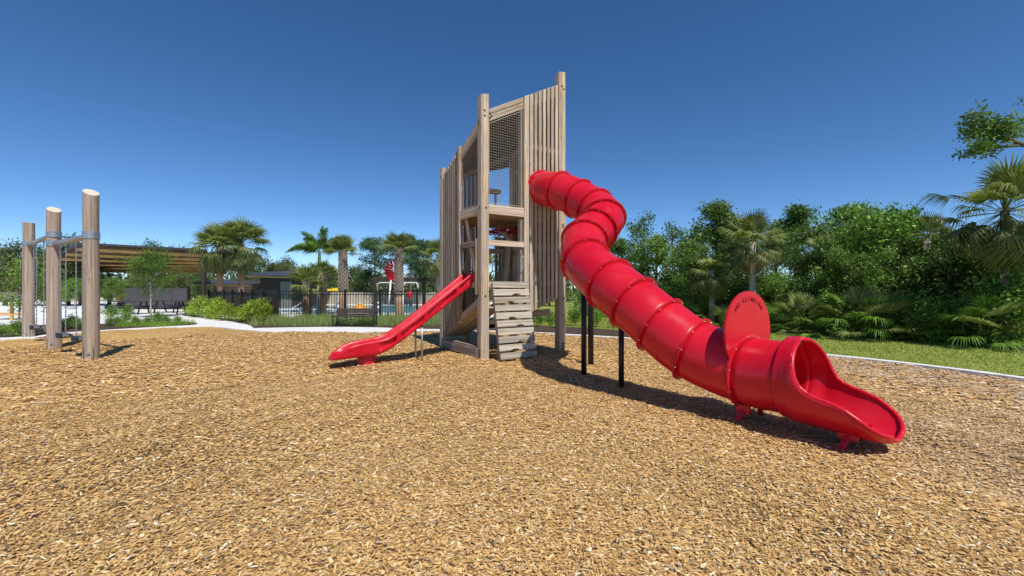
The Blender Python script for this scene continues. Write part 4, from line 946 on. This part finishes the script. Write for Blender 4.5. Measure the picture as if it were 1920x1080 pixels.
# big branch reaching in at the upper right corner
bt = thing('overhanging_tree', 'tree outside the right edge with one leafy branch reaching into the sky', 'tree', (14.6, 10.9, -.04))
mb = MB(); mb.tube([(0, 0, -.1), (-.1, 0, 2), (-.15, .1, 4), (-.2, 0, 5.6)], [.24, .2, .16, .08], 10)
bp_ = [Vector((-.12, 0, 4.3)), Vector((-.9, -.15, 5.02)), Vector((-1.85, -.25, 5.12)), Vector((-2.35, -.25, 5.3)), Vector((-2.75, -.2, 5.6))]
mb.tube(bp_, [.10, .075, .06, .04, .02], 8); mb.tube([bp_[2], Vector((-2.45, -.2, 5.06)), Vector((-2.95, -.2, 5.02))], [.045, .03, .012], 6)
mb.build('trunk', M['trunk'], bt, True)
rng = np.random.default_rng(5); cl = []
for k in range(11):
    sc0 = np.array([-2.72, -.2, 5.55]) + rng.uniform(-1, 1, 3) * np.array([.42, .3, .36])
    for i in range(8): cl.append(sc0 + rng.normal(0, 1, 3) * np.array([.12, .11, .07]))
for i in range(20): cl.append(np.array([-2.95, -.2, 5.02]) + rng.normal(0, 1, 3) * np.array([.17, .2, .06]))
for i in range(120): cl.append(np.array([.6, .2, 6.2]) + rng.normal(0, 1, 3) * np.array([.6, .8, .4]))
cl = np.array(cl); Pn = np.repeat(cl, 24, 0) + rng.normal(0, .085, (len(cl) * 24, 3))
V, F, C_ = leaf_arrays(Pn, rng, .10, GREENS['oak'], np.repeat(rng.uniform(.75, 1.2, len(cl)), 24)); link('crown', np_mesh('crown', V, F, M['leaf'], C_), bt)

# ------------------------------------------------------------------ bed plants right of the tower
rows_ = [(1010, 613, .5), (1032, 612, .55), (1078, 610, .62), (1118, 612, .6), (1150, 614, .4), (1195, 616, .62), (1228, 621, .5), (985, 611, .45), (1050, 616, .45)]
rows_.sort()
for i, (u, v, h) in enumerate(rows_):
    p = G(u, v); tree('shrubg' if i % 2 else 'shrubg', p, names[i] + ' small green shrub from the ramp along the dark bed behind the tower', h / .8, i * 1.1, 'small shrubs in the bed behind the tower', 'small_shrub', 'shrub')

# ------------------------------------------------------------------ planting behind the fence (left of the tower)
palm('stout palm with criss-cross leaf bases left of the fence-side bench\'s right end', at(643, 20), Hh(474, 20), THIN, .165, 'boots', Hh(545, 20), .70, 31, 'palms behind the black fence', 'sabal_palm', smooth_m='palmtrunk')
palm('stout palm with criss-cross leaf bases beside the red fan', at(748, 20), Hh(470, 20), THIN, .165, 'boots', Hh(552, 20), .70, 32, 'palms behind the black fence', 'sabal_palm', smooth_m='palmtrunk')
palm('bushy short fan palm in front of the smooth grey palm', at(574, 20.3), Hh(532, 20.3), [('up', 12, (40, 88)), ('light', 10, (0, 50)), ('mid', 8, (-25, 20))], .14, 'boots', 1.3, .78, 33, 'palms behind the black fence', 'sabal_palm', smooth_m='palmtrunk')
palm('second bushy fan palm, right beside the short one', at(606, 21.5), Hh(520, 21.5), [('up', 9, (40, 88)), ('light', 9, (-10, 50))], .14, 'boots', 1.3, .74, 34, 'palms behind the black fence', 'sabal_palm', smooth_m='palmtrunk')
palm('boot-trunked palm seen through the tower opening above the ramp', at(943, 19), Hh(478, 19), [('up', 8, (45, 88)), ('light', 10, (-10, 50)), ('mid', 6, (-30, 10))], .17, 'boots', Hh(552, 19), .7, 35, 'palms behind the black fence', 'sabal_palm', smooth_m='palmtrunk')
palm('drooping fan palm directly left of the tower\'s slatted wall', at(822, 23), Hh(482, 23), CROWN, .14, 'plain', None, .85, 36, 'palms behind the black fence', 'fan_palm')
palm('left trunk of the tall shaggy palm cluster by the shelter', at(412, 25), Hh(462, 25), CROWN + [('light', 8, (20, 70)), ('hang', 14, (-75, -25)), ('dead', 9, (-88, -50))], .16, 'plain', None, 1.1, 37, 'shaggy palms beside the shelter', 'fan_palm', smooth_m='palmtrunk')
palm('right trunk of the tall shaggy palm cluster by the shelter', at(452, 25.5), Hh(455, 25.5), CROWN + [('light', 8, (20, 70)), ('hang', 16, (-75, -25)), ('dead', 4, (-88, -50))], .16, 'plain', None, 1.18, 38, 'shaggy palms beside the shelter', 'fan_palm', smooth_m='palmtrunk')
# foxtail palm
FEA = [feather_leaf(s_, 1.75, d, .2) for s_, d in ((41, .35), (42, .7), (43, 1.0))]
p = at(599, 23); fo = thing('foxtail_palm', 'smooth grey palm with bushy feather leaves above the short fan palms', 'palm tree', (p.x, p.y, -.04))
mb = MB(); mb.tube([(0, 0, -.1), (0, 0, 1.2), (0, 0, Hh(500, 23))], [.15, .13, .10], 14); mb.build('trunk', M['palmgrey'], fo, True)
mb = MB(); mb.tube([(0, 0, Hh(500, 23)), (0, 0, Hh(470, 23))], [.11, .06], 12); mb.build('crownshaft', mat('crownshaft', (.12, .17, .05), .5, .4, 4, .2), fo, True)
for k, (az, e, m_) in enumerate(((95, 80, 0), (80, 74, 0), (175, 38, 2), (200, 30, 2), (5, 36, 2), (-20, 30, 2), (150, 52, 1), (30, 55, 1), (270, 35, 1), (250, 60, 1))):
    link('frond', FEA[m_], fo, (0, 0, Hh(474, 23)), (0, -RAD(e), RAD(az)))
# background trees on the left
LB = 'background trees beyond the pool and shelter'
bgl = [
 ('pine', 702, 38, 432, 'thin dark pine with tufted branches right of the bench palm'), ('pine', 770, 36, 428, 'open dark pine behind the palm beside the red fan'),
 ('pine', 795, 40, 440, 'second open pine at the left edge of the tower'), ('far', 560, 42, 505, 'olive tree low behind the short fan palms'), ('far2', 530, 46, 490, 'dark spreading tree above the dark building\'s roof'),
 ('far', 505, 40, 487, 'grey-green tree right of the shaggy palm cluster'), ('far2', 610, 44, 500, 'dark tree between the foxtail palm and the stout palm'), ('far', 665, 42, 498, 'olive tree right of the left stout palm'),
 ('far2', 690, 40, 505, 'dark low tree left of the red fan'), ('far', 735, 38, 505, 'olive tree behind the red fan'), ('far2', 790, 40, 500, 'dark tree behind the pergola\'s right end'),
 ('far2', 835, 40, 500, 'dark tree behind the tower\'s left slats'), ('far', 900, 38, 505, 'olive tree behind the tower\'s slide opening'), ('far2', 960, 36, 500, 'dark tree behind the tower\'s ramp opening'), ('far', 1030, 36, 490, 'olive tree behind the tower\'s right wall'),
 ('far2', 285, 52, 462, 'dark tree peeping above the shelter roof'), ('far', 345, 50, 468, 'olive tree peeping above the right of the shelter roof'),
 ('far', 10, 34, 458, 'large olive tree at the left edge'), ('far2', 62, 36, 478, 'dark tree behind the farthest swing post'), ('far', 90, 33, 482, 'olive tree between the far and middle swing posts'),
 ('far2', 128, 36, 455, 'dark tree between the middle and near swing posts'), ('far', 150, 33, 478, 'olive tree just left of the near swing post'), ('far2', 205, 40, 520, 'dark tree under the shelter\'s left end'),
 ('far', 255, 42, 520, 'grey-green tree under the shelter behind the screen wall'), ('far', 330, 44, 515, 'pale olive tree under the shelter\'s right half'), ('far2', 380, 42, 512, 'dark tree behind the shelter\'s right post'),
 ('far', -40, 30, 470, 'olive tree cut by the left edge'), ('far2', 465, 40, 505, 'dark tree behind the right shaggy palm'),
]
for i, (k, u, Y, v, lab) in enumerate(bgl):
    tree(k, at(u, Y), lab, Hh(v, Y) / (9 if k == 'pine' else 6) * .98, i * 1.9, LB)
rng = np.random.default_rng(78); pts = []
for i in range(700):
    u = rng.uniform(-120, 1080); Y = rng.uniform(44, 56); h = rng.uniform(.2, 3.0); c = at(u, Y); pts.append((c.x, c.y, h))
T = np.array(pts); Pn = np.repeat(T, 30, 0) + rng.normal(0, 1, (len(T) * 30, 3)) * np.array([.9, .8, .5])
V, F, C_ = leaf_arrays(Pn, rng, .45, GREENS['olive'], np.repeat(rng.uniform(.7, 1.2, len(T)), 30))
tag(link('distant_woods', np_mesh('distant_woods', V, F, M['leaf'], C_)), 'distant green wood behind pool, shelter and swings', 'woodland', kind='stuff')
# small tree in the left bed, saplings, shrubs
tree('light', G(283, 596) + Vector((0, 0, 0)), 'small light-crowned tree standing in front of the shelter', Hh(478, 21.4) / 4.0, .4, None, 'young_tree')
tree('light', at(140, 28), 'thin young tree left of the screen wall, behind the near swing post', .5, 2.2, None, 'young_tree'); tree('light', at(215, 27), 'young green tree right of the near swing post, under the roof', .5, 4.0, None, 'young_tree')
tree('sapling', G(36, 628), 'staked sapling between the left edge and the farthest swing post', 1.05, 1.0, 'saplings in the left bed', 'sapling'); tree('sapling', G(92, 622), 'staked sapling hidden partly behind the middle swing post', .95, 3.0, 'saplings in the left bed', 'sapling')
for i, (u0, v0, u1, v1) in enumerate(((30, 628, 46, 590), (82, 624, 98, 575), (100, 624, 104, 585))):
    a = G(u0, v0); b2 = P(u1, v1, a.y + .15); o = MB(); o.tube([Vector((0, 0, -.1)), b2 - a], .03, 7)
    x = o.build('wooden_stake', M['timber'], None, True); x.location = a; tag(x, ('leaning wooden stake holding the sapling at the left edge', 'leaning wooden stake left of the middle swing post', 'upright wooden stake half hidden by the middle swing post')[i], 'stake', 'stakes of the saplings')
lb = [(5, 628), (28, 632), (60, 626), (118, 618), (133, 617), (150, 618), (205, 613), (222, 612), (236, 606), (255, 611), (275, 610), (295, 609), (312, 609), (332, 608), (208, 600), (238, 598)]
lb.sort()
for i, (u, v) in enumerate(lb):
    p = G(u, v); tree('shrubg', p, names[i] + ' low green shrub from the left edge along the left bed', (.42, .6, .48)[i % 3] * (1.25 if v < 607 else 1), i * 2.1, 'low shrubs in the left bed', 'low_shrub', 'shrub')
yb = [(362, 593), (378, 595), (395, 597), (412, 599), (428, 601), (445, 602), (462, 604), (478, 604), (492, 604), (508, 603)]
for i, (u, v) in enumerate(yb):
    p = G(u, v); tree('shrub', p, names[i] + ' yellow-green croton shrub from the shelter along the hedge row', (.80, .95, .86, .92, .7)[i % 5] * (.72 if i in (5, 6) else 1), i * 1.3, 'yellow-green shrubs along the path', 'yellow_shrub', 'shrub')
# ornamental grass in front of the fence (stuff)
def tufts(name, label, n, bx, by, h0, h1, cols, poly=None):
    X = nprng.uniform(*bx, n); Y = nprng.uniform(*by, n); m_ = (np.sin(X * 2.1) + np.sin(X * 5.3 + Y * 3) + nprng.normal(0, .8, n)) > -.9; X, Y = X[m_], Y[m_]; n = len(X)
    az = nprng.uniform(0, 6.283, n); h = nprng.uniform(h0, h1, n); ln = nprng.normal(0, .4, n) * h; ww = .008
    z = np.full(n, .02); V = np.stack([np.stack([X - ww, Y, z], 1), np.stack([X + ww, Y, z], 1), np.stack([X + ln * np.cos(az), Y + ln * np.sin(az), z + h], 1)], 1).reshape(-1, 3)
    cc = np.array(cols)[nprng.integers(0, len(cols), n)] * nprng.uniform(.8, 1.2, n)[:, None]
    tag(link(name, np_mesh(name, V, np.arange(n * 3).reshape(-1, 3), M['grassblade'], np.repeat(cc, 3, 0))), label, 'grass', kind='stuff')
tufts('ornamental_grass', 'soft green ornamental grass growing along the black fence', 15000, (-10.3, -1.2), (16.7, 18.9), .18, .48, [(.22, .31, .07), (.29, .38, .10), (.36, .40, .18), (.17, .26, .05)])
tufts('bed_grass', 'green strappy groundcover in the left planting bed', 1800, (-15.6, -13.2), (16.2, 17.9), .10, .26, [(.20, .34, .05), (.26, .40, .06)])

# ================================================================== FENCE, BENCH, SHELTER AND FAR THINGS
FY = 18.3; FX0, FX1 = -10.15, -.9
fe = thing('metal_fence', 'black metal picket fence between the planting and the pool', 'fence', (FX0, FY, 0))
pk = MB(); pk.box((0, 0, .72), .019, .019, 1.32); pkm = pk.mesh('picket', M['black'])
x = 0
while x < FX1 - FX0: link('picket', pkm, fe, (x, 0, 0)); x += .115
pm = MB(); pm.box((0, 0, .70), .085, .085, 1.44); pm.box((0, 0, 1.43), .1, .1, .03); pmm = pm.mesh('post', M['black'])
for u in (520, 582, 647, 713, 782, 850): link('post', pmm, fe, ((u - 960) * FY / FPX - FX0, 0, 0))
for z in (1.37, 1.22, .16):
    r_ = MB(); r_.box(((FX1 - FX0) / 2, 0, z), FX1 - FX0, .035, .032); r_.build('rail', M['black'], fe)
fa, fb = Vector((-10.25, 18.5, 0)), Vector((-18.2, 25.6, 0)); fd = fb - fa; fn = int(fd.length / .118)
f2 = thing('screened_fence', 'black fence backed with dark privacy boards behind the yellow-green shrubs', 'fence', fa, math.atan2(fd.y, fd.x))
b_ = MB(); b_.beam((0, 0, .08), (0, 0, 1.31), .108, .02, (1, 0, 0), .003); bme = b_.mesh('board', M['darkbrown'])
for i in range(fn): link('board', bme, f2, (.06 + i * .118, -.05, rnd.uniform(-.015, .015)))
for i in range(8): link('post', pmm, f2, (i * fd.length / 7, 0, 0))
r_ = MB(); r_.box((fd.length / 2, .0, 1.37), fd.length, .035, .032); r_.build('rail', M['black'], f2)
# bench
bp0 = Vector((-6.1, 16.62, 0)); be = thing('park_bench', 'dark slatted park bench with backrest beside the white path', 'bench', bp0)
for i in range(3): b_ = MB(); b_.beam((-.80, .20 + .03 * i, .46 + .095 * i), (.80, .20 + .03 * i, .46 + .095 * i), .085, .03, (0, .3, 1)); b_.build('back_slat', M['darkbrown'], be)
for i in range(4): b_ = MB(); b_.beam((-.82, -.26 + .11 * i, .40), (.82, -.26 + .11 * i, .40), .095, .03, (0, 1, 0)); b_.build('seat_slat', M['darkbrown'], be)
for sx in (-.78, .78):
    for q in ([(sx, -.27, 0), (sx, -.24, .39)], [(sx, .10, .0), (sx, .16, .40), (sx, .29, .70)]): b_ = MB(); b_.tube(q, .022, 8); b_.build('leg', M['black'], be)
    b_ = MB(); b_.tube([(sx, .22, .56), (sx, -.22, .56), (sx, -.27, .5), (sx, -.25, .39)], .018, 8); b_.build('armrest', M['black'], be)
# shelter
Pn_ = lambda u, v, Y: P(u, v, Y)
nl, nr = P(150, 461, 27.5), P(389, 474, 27.5); fr_, fl_ = P(389, 512, 37), P(60, 511, 37)
base = Vector((nr.x, nr.y, 0)); shel = thing('picnic_shelter', 'open shelter with a wide sloping roof and golden rafters', 'shelter', base)
def slab(c4, th, name, m, parent):
    b_ = MB(); c4 = [Vector(c) - base for c in c4]; b_.prism(c4, (0, 0, th)); return b_.build(name, m, parent)
slab([nl + Vector((0, 0, .0)), nr, fr_, fl_], .10, 'roof_panel', M['soffit'], shel); slab([nl + Vector((-.1, -.15, .102)), nr + Vector((.1, -.15, .102)), fr_ + Vector((.1, .1, .102)), fl_ + Vector((0, .1, .102))], .12, 'roof_sheet', M['roofmetal'], shel)
for i in range(6):
    f = (i + .35) / 6.2; a = nl.lerp(fl_, f); b2 = nr.lerp(fr_, f); b_ = MB(); b_.beam(a - base - Vector((0, 0, .10)), b2 - base - Vector((0, 0, .10)), .2, .14, (0, 0, 1)); b_.build('rafter', M['rafter'], shel)
b_ = MB(); b_.beam(nr - base + Vector((-.3, .3, -.35)), fr_ - base + Vector((-.2, 0, -.25)), .26, .16, (0, 0, 1)); b_.build('edge_beam', M['darkbrown'], shel)
for (u, Y, vt) in ((382, 28.0, 478), (383, 35, 510), (205, 36, 512)):
    p = at(u, Y); b_ = MB(); b_.beam((p.x - base.x, p.y - base.y, 0), (p.x - base.x, p.y - base.y, Hh(vt, Y)), .2, .2, (1, 0, 0)); b_.build('column', M['darkbrown'], shel)
# screen wall
p0, p1 = at(229, 30), at(354, 30); scw = thing('screen_wall', 'taupe screen wall in a dark frame under the shelter', 'screen wall', p0)
Ls_ = p1.x - p0.x
for i in range(4): b_ = MB(); b_.box((Ls_ * (i + .5) / 4, 0, .80), Ls_ / 4 - .02, .06, 1.4); b_.build('panel', M['taupe'], scw)
for xx in (0, Ls_): b_ = MB(); b_.box((xx, -.01, .8), .14, .14, 1.62); b_.build('frame_post', M['darkbrown'], scw)
b_ = MB(); b_.box((Ls_ / 2, -.01, 1.57), Ls_, .10, .10); b_.build('frame_rail', M['darkbrown'], scw)
# picnic tables
def ptable(p, rz, label):
    t = thing('picnic_table', label, 'picnic table', p, rz, 'dark picnic tables by the shelter')
    for nm, y, z, wd in (('table_top', 0, .72, .75), ('bench_seat', -.66, .44, .26), ('bench_seat', .66, .44, .26)):
        b_ = MB(); b_.beam((-.9, y, z), (.9, y, z), wd, .045, (0, 1, 0), .01); b_.build(nm, M['roofmetal'], t)
    for s_ in (-.6, .6):
        b_ = MB(); b_.beam((s_, -.68, .41), (s_, .68, .41), .05, .05); b_.build('crossbar', M['black'], t)
        for y in (-.45, .45): b_ = MB(); b_.beam((s_, y, 0), (s_, y * .4, .7), .06, .06); b_.build('leg', M['black'], t)
ptable(at(248, 24.5), .1, 'dark picnic table left of the small light-crowned tree'); ptable(at(318, 26.0), -.05, 'dark picnic table right of the small light-crowned tree'); ptable(at(362, 24.5), .2, 'dark picnic table half hidden by the first yellow-green shrub')
# low white seat walls on the plaza
for i, (u0, u1, Y, h) in enumerate(((60, 165, 22.0, .22), (40, 185, 24.5, .26), (0, 190, 28.5, .30))):
    a, b2 = at(u0, Y), at(u1, Y); o = MB(); o.box(((b2.x - a.x) / 2, 0, h / 2), b2.x - a.x, .5, h); x = o.build('seat_wall', M['white']); x.location = a; bevel(x, .02); tag(x, ('nearest low white seat wall on the plaza behind the swings', 'middle low white seat wall on the plaza behind the swings', 'farthest low white seat wall on the plaza behind the swings')[i], 'seat wall', 'white seat walls behind the swings')
# small timber stand at the left edge
a = at(8, 20); st_ = thing('timber_kiosk', 'small orange-brown timber stand with pitched roof at the left edge', 'kiosk', a)
for dx in (-.35, .35): b_ = MB(); b_.beam((dx, 0, 0), (dx, 0, .95), .1, .1); b_.build('post', M['orange'] if False else M['rafter'], st_)
b_ = MB(); b_.beam((-.7, 0, .28), (.9, 0, .28), .12, .12); b_.build('crossbar', M['rafter'], st_)
for s_ in (-1, 1): b_ = MB(); b_.beam((0, 0, 1.28), (.7 * s_, 0, .92), .9, .05, (0, 1, 0)); b_.build('roof_side', M['taupe'], st_)
# red litter-bin like extinguisher post by the screen
a = at(224, 29.5); o = thing('red_cabinet', 'small red cabinet standing at the left end of the screen wall', 'cabinet', a)
b_ = MB(); b_.beam((0, 0, 0), (0, 0, .55), .06, .06); b_.build('stand', M['black'], o); b_ = MB(); b_.beam((0, 0, .55), (0, 0, .95), .13, .12); b_.build('box', M['red'], o)
# buildings
def house(label, p, W_, D_, H_, wall, cat='building'):
    o = thing('pool_building', label, cat, p)
    b_ = MB(); b_.box((W_ / 2, D_ / 2, H_ / 2), W_, D_, H_); b_.build('wall', wall, o)
    b_ = MB(); b_.prism([(-.8, -1.0, H_ + .0), (W_ + .5, -1.0, H_ - .15), (W_ + .5, D_ + .4, H_ + .35), (-.8, D_ + .4, H_ + .5)], (0, 0, .1)); rf = b_.build('roof', M['rafter'], o)
    b_ = MB(); b_.prism([(-.85, -1.08, H_ + .103), (W_ + .55, -1.08, H_ - .047), (W_ + .55, D_ + .5, H_ + .453), (-.85, D_ + .5, H_ + .603)], (0, 0, .12)); b_.build('roof_sheet', M['roofmetal'], rf)
    b_ = MB(); b_.box((W_ * .7, -.02, 1.0), .9, .06, 2.0); b_.build('door', M['taupe'], o)
    return o
house('dark pool building with a golden eave right of the shaggy palms', at(488, 33), 2.9, 5, 2.35, M['darkbrown']); house('grey-roofed building low behind the shaggy palms', at(398, 36), 3.4, 5, 1.75, M['taupe'])
# beige wall around the pool
a, b2 = at(470, 39), at(840, 39); o = thing('pool_wall', 'low beige board wall on the far side of the pool', 'wall', a); n = 26
for i in range(n):
    b_ = MB(); b_.box(((b2.x - a.x) * (i + .5) / n, 0, .55), (b2.x - a.x) / n - .03, .06, 1.1); b_.build('panel', M['beige'], o)
# umbrellas
for i, (u, Y, lab) in enumerate(((606, 33, 'left yellow pool umbrella behind the fence'), (630, 31.5, 'right yellow pool umbrella beside the stout palm'))):
    p = at(u, Y); o = thing('pool_umbrella', lab, 'umbrella', p, .3 * i, 'yellow umbrellas by the pool'); b_ = MB(); b_.tube([(0, 0, 0), (0, 0, 1.5)], .03, 8); b_.build('pole', M['white'], o)
    b_ = MB(); n = 8; vs = [Vector((0, 0, 1.52))] + [Vector((1.15 * math.cos(6.2832 * k / n), 1.15 * math.sin(6.2832 * k / n), 1.26)) for k in range(n)]; b_.add(vs, [(0, 1 + k, 1 + (k + 1) % n) for k in range(n)]); c_ = b_.build('canopy', M['yellow'], o); c_.modifiers.new('s', 'SOLIDIFY').thickness = .02
# loungers along the pool deck
for i, u in enumerate((532, 548, 612, 690, 800)):
    p = at(u, 24.3); o = thing('pool_lounger', names[i] + ' white pool lounger from the left behind the fence', 'lounger', p, .4 + .2 * i, 'white loungers on the pool deck')
    b_ = MB(); b_.beam((-.7, 0, .3), (.4, 0, .3), .6, .05, (0, 1, 0)); b_.build('seat', M['white'], o); b_ = MB(); b_.beam((.4, 0, .3), (.9, 0, .66), .6, .05, (0, 1, 0)); b_.build('backrest', M['white'], o)
    for sx in (-.6, .35):
        for sy in (-.25, .25): b_ = MB(); b_.beam((sx, sy, 0), (sx, sy, .29), .05, .05); b_.build('leg', M['white'], o)
# pergola
a = at(703, 24); o = thing('pergola', 'dark timber pergola beam on posts behind the red fan', 'pergola', a); Lp = at(835, 24).x - a.x
b_ = MB(); b_.beam((-.1, 0, Hh(524, 24)), (Lp, 0, Hh(524, 24)), .22, .2, (0, 0, 1)); b_.build('beam', M['darkbrown'], o)
for xx in (.02, at(795, 24).x - a.x): b_ = MB(); b_.beam((xx, 0, 0), (xx, 0, Hh(528, 24)), .17, .17); b_.build('post', M['darkbrown'], o)
# splash-pad frame with the red fan and bucket
a = at(729, 22.5); o = thing('splash_frame', 'white splash pad pipe frame carrying a red fan and bucket', 'water play frame', a)
X_ = lambda u: at(u, 22.5).x - a.x
for u0, u1, vt in ((727, 733, 524), (757, 755, 524)): b_ = MB(); b_.tube([(X_(u0), 0, 0), (X_(u1), 0, Hh(vt, 22.5))], .045, 10); b_.build('pipe', M['white'], o, True)
for q in ([(708, 545), (707, 532), (712, 530), (780, 530), (784, 536), (784, 541)],):
    b_ = MB(); b_.tube([(X_(u), 0, Hh(v, 22.5)) for u, v in q], .028, 8); b_.build('cross_pipe', M['white'], o, True)
cx_, cz = X_(742), Hh(507, 22.5); R_ = .56
for k in range(9):
    a0, a1 = RAD(88 + k * 20.5), RAD(88 + (k + 1) * 20.5 - 1.5); b_ = MB()
    b_.prism([(cx_ + .1 * math.cos((a0 + a1) / 2), -.05 - .02 * (k % 2), cz + .1 * math.sin((a0 + a1) / 2)), (cx_ + R_ * math.cos(a0), -.05 - .1, cz + R_ * math.sin(a0)), (cx_ + R_ * math.cos(a1), -.05 + .05, cz + R_ * math.sin(a1))], (0, .03, 0)); b_.build('fan_blade', M['red'], o)
b_ = MB(); b_.tube([(X_(768), 0, Hh(559, 22.5)), (X_(768), 0, Hh(556, 22.5)), (X_(768), 0, Hh(547, 22.5))], [.07, .14, .13], 14); b_.build('bucket', M['red'], o, True)
# orange water-play dome
a = at(675, 26.5); o = thing('spray_dome', 'orange dome-shaped water toy above the bench back', 'water toy', a); b_ = MB(); b_.tube([(0, 0, 0), (0, 0, .28), (0, 0, .45), (0, 0, .52)], [.42, .38, .24, .04], 20); b_.build('dome', M['orange'], o, True); b_ = MB(); b_.tube([(0, 0, .5), (0, 0, .7)], .04, 8); b_.build('nozzle', M['white'], o)
# far house glimpsed between the right-hand trees
house('far pale house glimpsed between the trunks right of the barrier plate', at(1518, 42), 5.0, 6, 1.6, M['taupe'])
